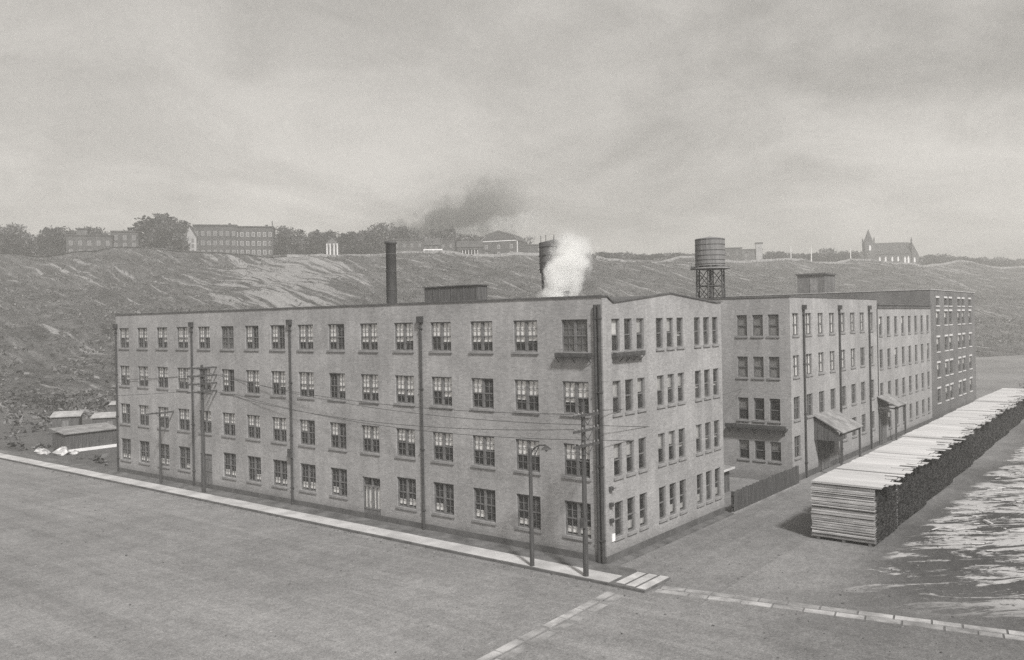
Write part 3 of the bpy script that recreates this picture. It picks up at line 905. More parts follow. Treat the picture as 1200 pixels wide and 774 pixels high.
# thicket along the rim, between the houses
n = 0
while n < 2500:
    off_ = rnd.uniform(-640, 640); D = ridge_depth(off_)+rnd.uniform(16, 40)
    den = 1.0 if off_ < -30 else (.45 if off_ < 230 else .8)
    if rnd.random() > den: continue
    p = spot(off_, D, 44.4); top = (8.5+8.0*max(0, mn.noise(Vector((off_*.03, 4.2, 0)))+.35)) if off_ < 25 else (3.0+5.5*max(0, mn.noise(Vector((off_*.03, 4.2, 0)))+.35)*.5) if off_ < 240 else (5.5+6.0*max(0, mn.noise(Vector((off_*.05, 4.2, 0)))+.25))
    for k in range(34):
        t = rnd.uniform(.4,1.05)
        c = p+Vector((rnd.gauss(0,1.6), rnd.gauss(0,1.6), rnd.random()**.8*top))
        d1 = Vector((rnd.uniform(-1,1),rnd.uniform(-1,1),rnd.uniform(-1,1))).normalized()*t
        d2 = Vector((rnd.uniform(-1,1),rnd.uniform(-1,1),rnd.uniform(-1,1))).normalized()*t
        bm_.face([c-d1, c-d2*.6, c+d1, c+d2*.7])
    n += 1
tag(bm_.build('brush', M['brush']), kind='stuff')

# ------------------------------------------------------------------ trees on the rim
def tree_proto(seed, h, w, flat=.75, leaf='leaf'):
    rnd = random.Random(seed)
    tr = MB()
    th = h*.42
    tr.tube([(0,0,-.8),(.1,0,th*.5),(0,.1,th)], [h*.03,h*.022,h*.016], 8)
    clumps = []
    for k in range(30):
        a = rnd.uniform(0,6.28); e = rnd.uniform(-1.0,1.0)
        rr = rnd.uniform(.45,.95)
        c = Vector((math.cos(a)*w*.5*rr*math.cos(e*1.2), math.sin(a)*w*.5*rr*math.cos(e*1.2), h*.50+math.sin(e*1.35)*h*.42*rr))
        clumps.append((c, rnd.uniform(.13,.22)*w))
    clumps.append((Vector((0,0,h*.6)), w*.3)); clumps.append((Vector((0,0,h*.3)), w*.28))
    trunk = tr.build('trunk', M['trunk'])
    limbs = MB()
    for c, r in clumps:
        s0 = Vector((0,0,th*rnd.uniform(.6,1)))
        m_ = (s0+c)/2+Vector((0,0,-.3))
        limbs.tube([s0, m_, c], [h*.012,h*.008,h*.003], 5, False)
    lo = limbs.build('limb', M['trunk'])
    cr = MB()
    for c, r in clumps:
        for k in range(95):
            d = Vector((rnd.gauss(0,1),rnd.gauss(0,1),rnd.gauss(0,1))).normalized()*r*rnd.uniform(.35,1.08)
            d.z *= flat
            p = c+d; t = rnd.uniform(.25,.55)*(.6+w*.03)
            d1 = Vector((rnd.uniform(-1,1),rnd.uniform(-1,1),rnd.uniform(-1,1))).normalized()*t
            d2 = Vector((rnd.uniform(-1,1),rnd.uniform(-1,1),rnd.uniform(-1,1))).normalized()*t
            cr.face([p-d1, p-d2*.7, p+d1*.9, p+d2])
    co = cr.build('crown', M[leaf])
    for o in (trunk, lo, co): COL.objects.unlink(o)
    return trunk, lo, co, h, w
protos = [tree_proto(1,10,11,.8), tree_proto(2,10,9,.9), tree_proto(3,10,12,.7,'leaf_b'), tree_proto(4,10,8,1.0)]
def tree(x0, x1, htm, label, k, back=14):
    """x0..x1 crown extent in thousandths, htm height in metres"""
    off = (x0+x1)/2; D = ridge_depth(off)+back
    p = spot(off, D, 44.4); w = (x1-x0)/1000*D
    tk, lb, cr, h, ww = protos[k % 4]
    root = empty('tree', p, rz=(k*1.7) % 6.28); root.scale = (1.22*w/ww, 1.22*w/ww, htm/h)
    tag(root, label, 'tree', 'trees along the hill rim')
    link_copy(tk, root); link_copy(lb, root); link_copy(cr, root)
TR = [
 (-553,-527,12,'small dark tree at the left end of the hill rim, before the cupola house',0,6),
 (-440,-384,20,'biggest broad dark tree on the rim, between flat roofed house and house row',1,16),
 (-418,-378,17,'smaller round tree hugging the right side of the biggest rim tree',2,8),
 (-277,-243,13.5,'broad tree just right of the row of houses, behind the bare rim pole',2,12),
 (-240,-205,12.5,'round topped tree left of the little white fronted house on the rim',0,14),
 (-205,-174,12,'round topped tree right of the little white fronted house on the rim',1,12),
 (-174,-150,11.5,'narrow tree on the rim just left of the steel smokestack',3,10),
 (-136,-116,15.5,'tall narrow tree on the rim just right of the steel smokestack',3,14),
 (-118,-98,12,'low bushy tree in front of the dark smoke on the rim',2,20),
 (-98,-80,15,'upright tree rising behind the low dark house beside the smoke',0,22),
 (-80,-62,17,'tallest tree beside the dark smoke on the rim',1,24),
 (96,128,5,'low spreading tree on the far rim just right of the white steam',2,20),
 (140,175,4.5,'low tree in the middle of the bare far rim',0,20),
 (186,216,5.5,'low tree on the far rim just left of the braced water tank',2,16),
 (296,318,8,'round tree right of the brick chimney house on the far rim',0,14),
 (318,342,7.5,'second tree right of the brick chimney house on the far rim',2,18),
 (340,364,7.5,'third tree right of the brick chimney house, beside the pale flagpole',1,14),
 (362,386,7.5,'tree midway between the brick chimney house and the church',3,16),
 (382,404,9,'taller round tree just left of the church steeple',0,12),
 (484,506,7.5,'tree just right of the church gable end',2,14),
 (504,530,7,'second tree right of the church',0,18),
 (526,552,6,'low tree near the right end of the far rim',1,18),
 (550,580,5,'last low tree at the right end of the far rim',2,18),
 (-600,-570,10,'tree at the far left edge of the hill rim',3,10),
]
for t in TR: tree(*t)

# ------------------------------------------------------------------ houses on the rim
def facing(off): return R(-51.6)-math.atan(off/1000)*.6   # yaw that turns a front (-y) to the valley
def house(x0, x1, h, label, roof='flat', body='house_dark', back=10, depth=9, wins=(3,2), pale=False, chimney=False, yaw=0.0, wmat=None):
    off = (x0+x1)/2; D = ridge_depth(off)+back
    p = spot(off, D, 44.3); w = (x1-x0)/1000*D*(1.05)
    root = empty('house', p, facing(off)+yaw)
    tag(root, label, 'house', 'houses along the hill rim')
    b = MB(); e = h if roof == 'flat' else h*.62
    b.box(-w/2, w/2, 0, depth, -1.5, e)
    wl = None
    if roof == 'gable_front':
        b.prism([(-w/2,e),(w/2,e),(0,h)], .02, depth-.02)
    elif roof == 'gable_side':
        b.face([(-w/2,0,e),(-w/2,depth/2,h),(-w/2,depth,e)]); b.face([(w/2,0,e),(w/2,depth,e),(w/2,depth/2,h)])
    elif roof == 'gambrel_front':
        b.prism([(-w/2,e),(w/2,e),(w*.34,h*.85),(0,h),(-w*.34,h*.85)], .02, depth-.02)
    b.build('wall', M[body], root)
    r = MB()
    if roof == 'flat':
        r.box(-w/2-.3, w/2+.3, -.35, depth+.2, e, e+.45)
    elif roof == 'gable_front':
        for s in (-1, 1): r.beam((s*(w/4+.15),-.4,(e+h)/2), (s*(w/4+.15),depth+.3,(e+h)/2), .01, .01)
        for s in (-1, 1):
            d = Vector((s*w/2,0,e-h)); L = d.length; d.normalize(); nrm = Vector((-d.z*s,0,d.x*s))*s
            c = Vector((0,depth/2,h))+d*(L/2+.2)+Vector((0,0,.16)); r.obox(c, d*(L/2+.25), (0,depth/2+.4,0), (d.z*-.1*s,0,abs(d.x)*.1))
    elif roof == 'gable_side':
        for s in (-1, 1):
            d = Vector((0,s*depth/2,e-h)); L = d.length; d.normalize()
            c = Vector((0,depth/2,h))+d*(L/2+.2)+Vector((0,0,.16)); r.obox(c, (w/2+.3,0,0), d*(L/2+.25), (0,-d.z*.1*s,abs(d.y)*.1))
    elif roof == 'gambrel_front':
        P = [(-w/2-.2,e-.1),(-w*.34,h*.85+.12),(0,h+.15),(w*.34,h*.85+.12),(w/2+.2,e-.1)]
        for (xa,za),(xb,zb) in zip(P, P[1:]):
            d = Vector((xb-xa,0,zb-za)); L = d.length; d.normalize()
            r.obox(((xa+xb)/2,depth/2,(za+zb)/2), d*L/2, (0,depth/2+.35,0), (-d.z*.12,0,d.x*.12))
    ro = r.build('roof', M['house_roof'], root)
    nx, nz = wins
    ww, wh = min(1.1, w/(nx+1)*.5) if nx else 0, 1.7
    if nx:
        f = MB(); f.box(-ww/2-.12, ww/2+.12, -.06, -.003, -.12, wh+.12)
        fo = f.build('window', M[wmat or ('frame_pale' if pale else 'house_pale')], root)
        q = MB(); q.box(-ww/2, ww/2, -.075, -.063, 0, wh); po = q.build('pane', M['frame'], fo)
        first = True
        for i in range(nx):
            for j in range(nz):
                x = -w/2+w*(i+.5)/nx; z = .8+(e-1.0)*j/nz
                if first: fo.location = (x,0,z); first = False
                else:
                    c = link_copy(fo, root, (x,0,z)); link_copy(po, c)
    if chimney:
        c = MB(); c.box(w*.28, w*.28+1.0, depth*.4, depth*.4+1.0, e-.2 if roof == 'flat' else e, h+1.6); c.build('chimney', M['house_roof'], ro)
    return root, w, e, depth
r_, w_, e_, d_ = house(-517,-470,8.5,'flat roofed house carrying a small square cupola near the left end of the rim','flat','house_dark',8,10,(5,2),chimney=True)
c = MB(); c.box(-w_*.28,-w_*.06,2,5,e_+.45,e_+2.9); cu = c.build('cupola', M['house_mid'], r_)
c = MB(); c.box(-w_*.32,-w_*.02,1.6,5.4,e_+2.9,e_+3.25); c.build('roof', M['house_roof'], cu)
house(-466,-438,10.6,'tall flat roofed house standing left of the biggest rim tree','flat','house_dark',12,10,(3,3))
house(-384,-369,13.0,'narrow pale fronted house between the biggest rim tree and the row of houses','gable_front','house_pale',6,11,(2,3))
r_, w_, e_, d_ = house(-369,-323,13.2,'left half of the long three storey row of houses, with bright window trim','flat','house_dark',10,12,(7,3),chimney=True)
house(-322.6,-280,12.6,'right half of the long three storey row of houses, beside the bare rim pole','flat','house_dark',10,12,(7,3),wmat='frame_pale',chimney=True)
r_, w_, e_, d_ = house(-216,-202,8.5,'little white fronted house with tall porch columns between two round trees','gable_front','house_mid',4,8,(0,0))
for s in (-.4,-.15,.15,.4):
    c = MB(); c.lathe([(.3,0),(.25,4.6)], (w_*s,-1.0,0), 10); c.box(w_*s-.35,w_*s+.35,-1.35,-.65,4.6,5.0); c.build('column', M['porch'], r_)
house(-137,-103,7.6,'long low dark house directly below the trees beside the smoke','flat','house_dark',6,9,(4,2),wmat='house_mid')
house(-103,-84,8.8,'gabled dark house between the long low house and the white fence','gable_side','house_dark',8,9,(3,2),wmat='house_mid')
house(-83,-66,8.4,'square dark flat roofed house right behind the white fence','flat','house_dark',10,9,(2,2),wmat='house_mid')
r_, w_, e_, d_ = house(-62,-34,7.5,'low gabled house with a row of white porch posts, left of the barn roofed house','gable_side','house_dark',6,8,(2,1))
for k in range(6):
    c = MB(); c.beam((w_*(-.28+.12*k),-1.4,0),(w_*(-.28+.12*k),-1.4,3.2),.22,.22); c.build('porch_post', M['porch'], r_)
c = MB(); c.box(-w_*.32,w_*.36,-1.7,-.05,3.2,3.45); c.build('porch_roof', M['house_roof'], r_)
r_, w_, e_, d_ = house(-36,8,12.6,'big barn roofed house with pale trim round its gable','gambrel_front','house_dark',8,16,(3,2),wmat='frame_pale',yaw=R(-18),chimney=False)
c = MB(); c.box(-w_/2-.1,-w_/2+.25,-.1,-.012,0,e_); c.box(w_/2-.25,w_/2+.1,-.1,-.012,0,e_); c.box(-w_/2+.25,w_/2-.25,-.1,-.012,e_-.2,e_+.15)
for s in (-1,1): c.beam((s*w_/2,-.06,e_),(s*w_*.34,-.06,12.6*.85),.12,.4); c.beam((s*w_*.34,-.06,12.6*.85),(0,-.06,12.6),.12,.4)
c.build('trim', M['porch'], r_)
house(8,32,6.5,'low flat dark house between the barn roofed house and the steam','flat','house_dark',12,9,(3,1),wmat='house_mid')
house(250,270,8.6,'dark flat house right behind the braced water tank on the far rim','flat','house_dark',12,10,(2,2),wmat='house_mid')
r_, w_, e_, d_ = house(270,294,8.0,'house with a tall pale sided brick chimney tower on the far rim','flat','house_mid',10,10,(2,2))
c = MB(); c.box(w_*.2,w_*.48,-1.2,1.6,-1,11.2); ct = c.build('chimney', M['house_pale'], r_)
c = MB(); c.box(w_*.17,w_*.51,-1.5,1.9,11.2,12); c.build('cap', M['house_roof'], ct)

# church
def church():
    D = ridge_depth(445)+10
    p = spot(445, D, 44.3)
    root = empty('church', p, facing(445)+R(8))
    tag(root, 'stone church with pointed steeple and steep roof on the far rim', 'church')
    n = MB(); n.box(-9.5,12.5,0,10,-2,7.2)
    n.face([(12.5,0,7.2),(12.5,10,7.2),(12.5,5,14.2)]); n.face([(-9.5,0,7.2),(-9.5,5,14.2),(-9.5,10,7.2)])
    n.build('nave', M['stone_church'], root)
    r = MB()
    for s in (-1,1):
        d = Vector((0,s*5,-7)); L = d.length; d.normalize()
        r.obox(Vector((1.5,5,14.2))+d*(L/2+.2)+Vector((0,0,.15)), (11.1,0,0), d*(L/2+.3), (0,-d.z*.12*s,abs(d.y)*.12))
    r.build('roof', M['house_roof'], root)
    t = MB(); t.box(-15.5,-9.6,-1,5,-2,15.2); to = t.build('tower', M['stone_church'], root)
    t = MB(); t.lathe([(2.9,15.2),(2.2,17.2),(0.05,23.0)], (-12.55,2,0), 8); t.build('spire', M['house_roof'], to)
    for sx in (-15.2,-9.9):
        for sy in (-.7,4.7):
            t = MB(); t.lathe([(.45,15.2),(.45,16.6),(.02,18.2)], (sx,sy,0), 6); t.build('pinnacle', M['stone_church'], to)
    a = MB(); a.box(-19.5,-15.6,0,8,-2,6.2); a.prism([(-19.5,6.2),(-15.6,6.2),(-15.6,8.6)], 0, 8); a.build('aisle', M['stone_church'], root)
    g_ = MB(); g_.box(12.6,16.5,-.8,9,-2,6.0); g_.prism([(12.6,6),(16.5,6),(12.6,14)], -.8, 9); g_.build('transept', M['stone_church'], root)
    t = MB(); t.lathe([(.5,13.6),(.5,15.4),(.02,17.6)], (12.5,0,0), 6); t.build('pinnacle', M['stone_church'], root)
    def lancet(x, y, z, w, h):
        m_ = MB(); m_.prism([(-w/2,0),(w/2,0),(w/2,h*.7),(0,h),(-w/2,h*.7)], -.06, -.003); m_.build('window', M['porch'], root, loc=(x,y,z))
    for x in (-6.5,-3.0,1.0,4.5): lancet(x,0,2.4,1.0,3.2)
    for x in (8.6,10.6): lancet(x,0,1.2,1.1,4.4)
    lancet(-12.5,-1,9.5,1.1,3.6); lancet(14.0,-.8,1.4,1.0,3.4)
church()

# little fixtures of the rim
def rim_pole(off, h, label, back=2, name='flagpole', mat='wood_pole'):
    D = ridge_depth(off)+back; p = spot(off, D, 44.3)
    r = empty(name, p); tag(r, label, 'pole')
    m_ = MB(); m_.tube([(0,0,-.5),(.3,0,h*.6),(.1,0,h)], [.32,.28,.2], 8); m_.build('pole', M[mat], r)
    m_ = MB(); m_.lathe([(.01,h),(.32,h+.15),(.01,h+.5)], (.1,0,0), 8); m_.build('finial', M[mat], r)
rim_pole(-279, 14, 'bare dark leaning pole on the rim at the end of the row of houses')
rim_pole(328, 9.5, 'thin pale pole among the trees right of the chimney house', mat='porch')
rim_pole(352, 9.0, 'thin pale pole in the middle of the far rim trees', mat='porch')
rim_pole(398, 9.0, 'thin pale pole nearest the church steeple', mat='porch')
D = ridge_depth(-91)+2; p = spot(-91, D, 44.4)
f_ = empty('picket_fence', p, facing(-91)); tag(f_, 'short white railed fence in front of the rim houses right of the smokestack', 'fence')
m_ = MB(); m_.box(-4.3,4.3,-.08,.08,2.5,3.0); m_.box(-4.3,4.3,-.08,.08,1.0,1.3); m_.build('rail', M['white'], f_)
for k in range(3):
    m_ = MB(); m_.box(-4.3+4.15*k,-4.0+4.15*k,-.1,.1,-.5,3.1); m_.build('post', M['white'], f_)

# ------------------------------------------------------------------ lumber
rnd = random.Random(8)
STK = [(12.1,16.9,3.6),(17.35,25.3,3.6),(25.9,35.2,3.55),(35.6,45.0,3.6),(45.7,52.0,3.55),(52.3,58.5,3.6),(59.5,69.5,3.6),(70.6,80.0,3.55),(80.8,92.0,3.5)]
ORD = ['nearest','second','third','fourth','fifth','sixth','seventh','eighth','ninth and farthest']
for i, (xa, xb, h) in enumerate(STK):
    yl = -7.25+(xa-12)*.022; yr = yl-3.75+(xa-12)*.006
    root = empty('lumber_stack', ((xa+xb)/2, (yl+yr)/2, 0))
    tag(root, f'{ORD[i]} stack of sawn boards in the lumber row along the side street', 'lumber stack', 'lumber stacks along the side street')
    ox, oy = (xa+xb)/2, (yl+yr)/2
    be = MB()
    for k in range(3):
        y = yr+.35+(yl-yr-.7)*k/2; be.box(xa-ox+.05, xb-ox-.05, y-oy-.09, y-oy+.09, -.004, .18)
    be.build('bearer', M['shed_dark'], root)
    b = MB(); t = MB(); z = .18; far = i >= 4
    th = .062 if not far else .12
    n_l = int((h-.18)/th); bw = .29 if not far else .5
    for l in range(n_l):
        last = l >= n_l-2
        x = xa+rnd.uniform(-.05,.05); mb = t if last else b
        gap = .012 if l % 5 else .0
        inn = rnd.uniform(-.05,.06)
        ledge = rnd.uniform(-.05,.05)
        k = 0
        while x < xb-.1:
            ww = (bw if not last else max(bw, .55))*rnd.uniform(.8,1.2); x1 = min(x+ww, xb+rnd.uniform(-.03,.03))
            r0 = yr+rnd.uniform(-.02,.03)+ledge*.25
            if last: r0 = yr-abs(rnd.gauss(.2,.35))-.05
            l0 = yl+rnd.uniform(-.06,.06)
            # first-row board shows its long edge, the rest their ends
            if k == 0 or last: xx0 = x
            else: xx0 = x
            mb.m = 0
            n0 = len(mb.f)
            mb.box(xx0-ox+(inn if k == 0 else 0), x1-ox-(.008 if not last else .001), r0-oy, l0-oy, z, z+th-gap-rnd.uniform(0,.006 if not last else .003))
            # faces: bottom, top, -y end, +x, +y end, -x
            for q, mi in enumerate((0,0,1,0,1,0) if (k == 0 or last) else (1,1,1,1,1,1)): mb.mi[n0+q] = mi  # inner boards take the painted shade tone on every face
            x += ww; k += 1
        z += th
    b.build('board_layer', [M['board_edge'], M['board_shade']], root)
    # loose top boards hanging over the street-far edge
    for k in range(int((xb-xa)*.6)):
        x = rnd.uniform(xa+.1, xb-.4); L = rnd.uniform(.5,1.3); a = rnd.uniform(-.35,.35)
        y0 = yr-rnd.uniform(.05,.75)
        t.m = 0
        t.obox((x-ox, y0+L/2-oy, z+.02+.03*(k%3)), (.2,.2*a,0), (-a*L/2,L/2,0), (0,.0,.013))
    t.build('top_board', [M['board_top'], M['board_shade']], root)
# scattered waste boards: stuff
rnd = random.Random(31)
m_ = MB(); n = 0
while n < 170:
    x = rnd.uniform(14.5, 62); y = -12.4-abs(rnd.gauss(0,4.2))
    if mn.noise(Vector((x*.18,y*.3,2))) < .02+(.22 if x < 13 else 0): continue
    a = rnd.gauss(R(-52), .35) if rnd.random() < .8 else rnd.uniform(0,3.14); L = rnd.uniform(.06,.55); wd = rnd.uniform(.02,.07)
    d = Vector((math.cos(a),math.sin(a),rnd.uniform(-.06,.06))); s_ = Vector((-d.y,d.x,0))
    m_.obox((x,y,.03+rnd.uniform(0,.14)), d*L, s_*wd, Vector((0,0,.015))); n += 1
tag(m_.build('waste_boards', M['board_top']), 'pale waste boards and bark scattered over the dark yard right of the lumber', 'scrap wood', kind='stuff')

# ------------------------------------------------------------------ yard fence between the factories
root = empty('board_fence', (15.6,-.55,0)); tag(root, 'dark board fence closing the yard between the two factories', 'fence')
m_ = MB(); x = .2
rnd = random.Random(4)
while x < 12.8:
    w_ = rnd.uniform(.17,.24); m_.box(x, x+w_-.012, -.02, .02, .0, 1.55+rnd.uniform(-.05,.04)); x += w_
m_.build('board_panel', M['fence'], root)
m_ = MB(); m_.box(.15,12.85,.022,.09,.5,.62); m_.box(.15,12.85,.022,.09,1.25,1.37); m_.build('rail', M['fence'], root)
for k in range(6):
    m_ = MB(); m_.box(.25+2.5*k,.40+2.5*k,.092,.24,-.2,1.5); m_.build('post', M['fence'], root)
root = empty('shed', (20.0,3.0,0)); tag(root, 'low dark shed with a pale roof edge inside the fenced yard', 'shed')
m_ = MB(); m_.box(-4,3,0,4,0,1.75); m_.build('wall', M['shed_dark'], root)
m_ = MB(); m_.beam((-.5,-.3,1.87),(-.5,4.3,2.15),7.5,.1); m_.build('roof', M['shed_roof'], root)
m_ = MB(); m_.box(-4.25,3.25,-.38,-.3,1.76,1.9); m_.build('eave_board', M['frame_pale'], root)

# ------------------------------------------------------------------ utility poles
def crossarm_mesh(L=2.3):
    m_ = MB(); m_.box(-L/2,L/2,-.05,.05,-.06,.06)
    m_.beam((-.55,-.06,0),(0,-.09,-.5),.03,.03); m_.beam((.55,-.06,0),(0,-.09,-.5),.03,.03)
    i_ = MB()
    for k in (-1.05,-.7,-.35,.35,.7,1.05): i_.lathe([(.02,.06),(.045,.09),(.045,.15),(.015,.19)], (k*L/2.3,0,0), 8)
    return m_, i_
def utility_pole(loc, h, arms, label, r=.15, L=2.3, rz=0, lean=0.0):
    root = empty('utility_pole', loc, 0); tag(root, label, 'utility pole')
    root.rotation_euler = (0, lean, 0)
    m_ = MB(); m_.tube([(0,0,-.3),(0,0,h*.5),(0,0,h)], [r,r*.85,r*.68], 12); m_.build('pole', M['wood_pole'], root)
    for z in arms:
        a, i_ = crossarm_mesh(L)
        ao = a.build('crossarm', M['wood_pole'], root, loc=(0,-.2,z)); ao.rotation_euler = (0,0,rz)
        i_.build('insulator', M['glass_ins'], ao)
    return root
M['glass_ins'] = pm('insulator', .22, .2, 4, rough=.3)
PA, PD, PB = (-1.25,38.1,.1), (-2.62,-.35,.12), (-1.2,44.9,.1)
po = utility_pole(PA, 10.5, (10.25,9.6,8.95,8.3), 'tall utility pole with four crossarms in front of the left part of the long facade', L=2.9)
utility_pole(PB, 6.6, (6.2,), 'short utility pole with one crossarm near the left end of the long facade', r=.11, L=2.6)
pd = utility_pole(PD, 9.2, (8.55,7.75,6.95), 'tall utility pole with three crossarms at the street corner', r=.15, L=2.4)
# step pegs and a small box on the corner pole
m_ = MB(); m_.box(-.3,-.14,-.14,.14,2.6,3.1); m_.build('switch_box', M['iron'], pd)
root = empty('street_lamp', (-2.72,3.15,.12)); tag(root, 'dark wooden lamp post with a short bent arm, left of the corner utility pole', 'street lamp')
m_ = MB(); m_.tube([(0,0,-.3),(0,0,3),(0,0,6.5)], [.13,.115,.10], 12); m_.build('pole', M['wood_pole'], root)
m_ = MB(); m_.tube([(0,0,6.1),(.05,-.2,6.5),(.1,-.55,6.72),(.15,-.95,6.75)], .045, 8); m_.tube([(0,0,5.6),(.1,-.55,6.68)], .025, 6); m_.build('arm', M['iron'], root)
m_ = MB(); m_.lathe([(.02,6.74),(.08,6.70),(.27,6.55),(.28,6.52),(.06,6.56)], (.16,-1.0,0), 16); ls = m_.build('lamp_shade', M['iron'], root)
m_ = MB(); m_.lathe([(.01,6.38),(.07,6.43),(.08,6.5),(.05,6.56)], (.16,-1.0,0), 12); m_.build('bulb', M['glass_ins'], ls)

def wire(a, b, sag, label, r=.016):
    a, b = Vector(a), Vector(b); n = 24
    pts = [a.lerp(b, k/n)+Vector((0,0,-sag*4*(k/n)*(1-k/n))) for k in range(n+1)]
    m_ = MB(); m_.tube(pts, r, 5); o = m_.build('utility_wire', M['wire'])
    tag(o, label, 'wire', 'overhead wires along the front')
def off(P, dx, z, dy=-.2): return (P[0]+dx, P[1]+dy, P[2]+z)
wire(off(PA,-1.3,10.4), off(PD,-1.05,8.7), .9, 'highest wire strung between the two tall utility poles, on their street side')
wire(off(PA,1.3,9.75), off(PD,1.05,7.9), .9, 'second wire between the two tall utility poles, on their factory side')
wire(off(PA,-1.3,9.1), off(PD,-1.05,7.9), 1.1, 'third wire down between the two tall utility poles, ending on the middle corner crossarm')
wire(off(PA,1.3,8.45), off(PD,1.05,7.1), 1.0, 'lowest wire between the two tall utility poles, ending on the bottom corner crossarm')
wire(off(PA,1.3,9.75), (-.5,86,9.0), .8, 'upper wire leaving the four armed pole towards the left edge')
wire(off(PA,-1.3,8.45), (-2.2,86,7.6), .8, 'lower wire leaving the four armed pole towards the left edge')
wire(off(PD,1.05,8.7), (28.5,4.2,7.6), .35, 'upper wire crossing the end wall from the corner pole to the row factory')
wire(off(PD,1.05,7.9), (28.5,2.0,5.2), .3, 'middle wire crossing the end wall from the corner pole to the row factory')
wire(off(PD,1.05,7.1), (28.5,3.3,4.2), .3, 'lowest wire crossing the end wall from the corner pole to the row factory')

# ------------------------------------------------------------------ the lot left of the factory
root = empty('low_shed', (3.0,72.5,0)); tag(root, 'long low dark shed with a white base beam, left of the corner factory', 'shed')
m_ = MB()
for k in range(16): m_.box(.38*k,.38*k+.36,0,3.2,.32,1.95+.03*(k%3))
m_.build('wall', M['shed_dark'], root)
m_ = MB(); m_.box(-.5,6.6,-.25,.0-.004,-.02,.3); m_.build('base_beam', M['white'], root)
m_ = MB(); m_.beam((3.05,-.2,2.06),(3.05,3.5,2.5),6.5,.09); m_.build('roof', M['shed_roof'], root)
root = empty('white_post', (8.9,71.2,0)); tag(root, 'short stout white post between the low dark shed and the corner factory', 'post')
m_ = MB(); m_.lathe([(.28,-.1),(.28,1.15),(.34,1.2),(.34,1.32),(.02,1.5)], n=12); m_.build('shaft', M['white'], root)
def hut(x, y, w, d, h, label, rz, tilt=.5, roofmat='pale_roof', z=0):
    tilt *= .45; d *= .8; r = empty('hut', (x,y,z), rz); tag(r, label, 'hut', 'small huts in the left lot')
    m_ = MB(); m_.box(-w/2,w/2,-d/2,d/2,-.3,h); m_.build('wall', M['shed_dark'], r)
    m_ = MB(); m_.beam((0,-d/2-.2,h+.08),(0,d/2+.2,h+.08+tilt),w+.5,.1); m_.build('roof', M[roofmat], r)
    m_ = MB(); m_.box(-.4,.4,-d/2-.05,-d/2-.004,0,h*.8); m_.build('door', M['shed_wood'], r)
hut(11.5,91,3.2,2.6,2.2,'pale roofed hut farthest left in the lot, partly cut by the picture edge',R(-35),1.1)
hut(15.2,86.5,4.2,2.6,2.0,'pale roofed hut with the longest roof, just above the low dark shed',R(-38),1.0)
hut(24.5,100,4.6,2.4,2.3,'upper hut of the lot with a narrow bright roof, at the foot of the hill',R(-38),.7)
hut(27.2,99.5,4.4,2.2,2.4,'narrow bright roofed hut beside the factory corner at the hill foot',R(-38),.7)
hut(21.6,90.0,2.6,2.0,1.9,'smallest pale roofed hut between the low shed and the factory corner',R(-38),.5)
rnd = random.Random(12)
def boulder(x, y, s, label):
    m_ = MB(); prof = []
    n = 9
    for j in range(5):
        e = math.pi*(j/4-.5); ring = []
        for k in range(n):
            a = 2*math.pi*k/n; q = s*(1+rnd.uniform(-.22,.22))
            ring.append((q*math.cos(e)*math.cos(a)*1.2+.001*k, q*math.cos(e)*math.sin(a), q*.75*(math.sin(e)+.7)))
        prof.append(ring)
    for j in range(4):
        for k in range(n): m_.face([prof[j][k],prof[j][(k+1)%n],prof[j+1][(k+1)%n],prof[j+1][k]])
    m_.face(prof[-1])
    o = m_.build('boulder', M['rock']); o.location = (x,y,-.15); tag(o, label, 'boulder', 'boulders at the end of the low shed')
boulder(2.2,71.4,.75,'largest pale boulder at the left end of the low dark shed')
boulder(1.2,73.6,.55,'mid sized pale boulder behind the largest one at the low dark shed')
boulder(3.2,70.7,.4,'smallest pale boulder in front of the white base beam')
boulder(1.6,75.8,.5,'pale boulder farthest back from the street beside the low shed')
# low brush of the lot
rnd = random.Random(77); m_ = MB()
for n in range(2600):
    x = rnd.uniform(1,75); y = rnd.uniform(58,185)
    if y < 76 and x > 2: continue
    sc = rnd.uniform(.3,.9)*(1.5 if y > 105 else 1)
    if n > 1900: x = rnd.uniform(112,250); y = rnd.uniform(-120,0)
    for k in range(9):
        a = rnd.uniform(0,6.28); r_ = rnd.uniform(0,.9)*sc; t = rnd.uniform(.2,.6)*sc
        c = Vector((x+r_*math.cos(a), y+r_*math.sin(a), rnd.uniform(0,1.0)*sc))
        d1 = Vector((rnd.uniform(-1,1),rnd.uniform(-1,1),rnd.uniform(-.3,1))).normalized()*t
        d2 = Vector((rnd.uniform(-1,1),rnd.uniform(-1,1),rnd.uniform(-.3,1))).normalized()*t
        m_.face([c-d1,c-d2*.5,c+d1,c+d2*.6])
tag(m_.build('scrub', M['brush']), kind='stuff')

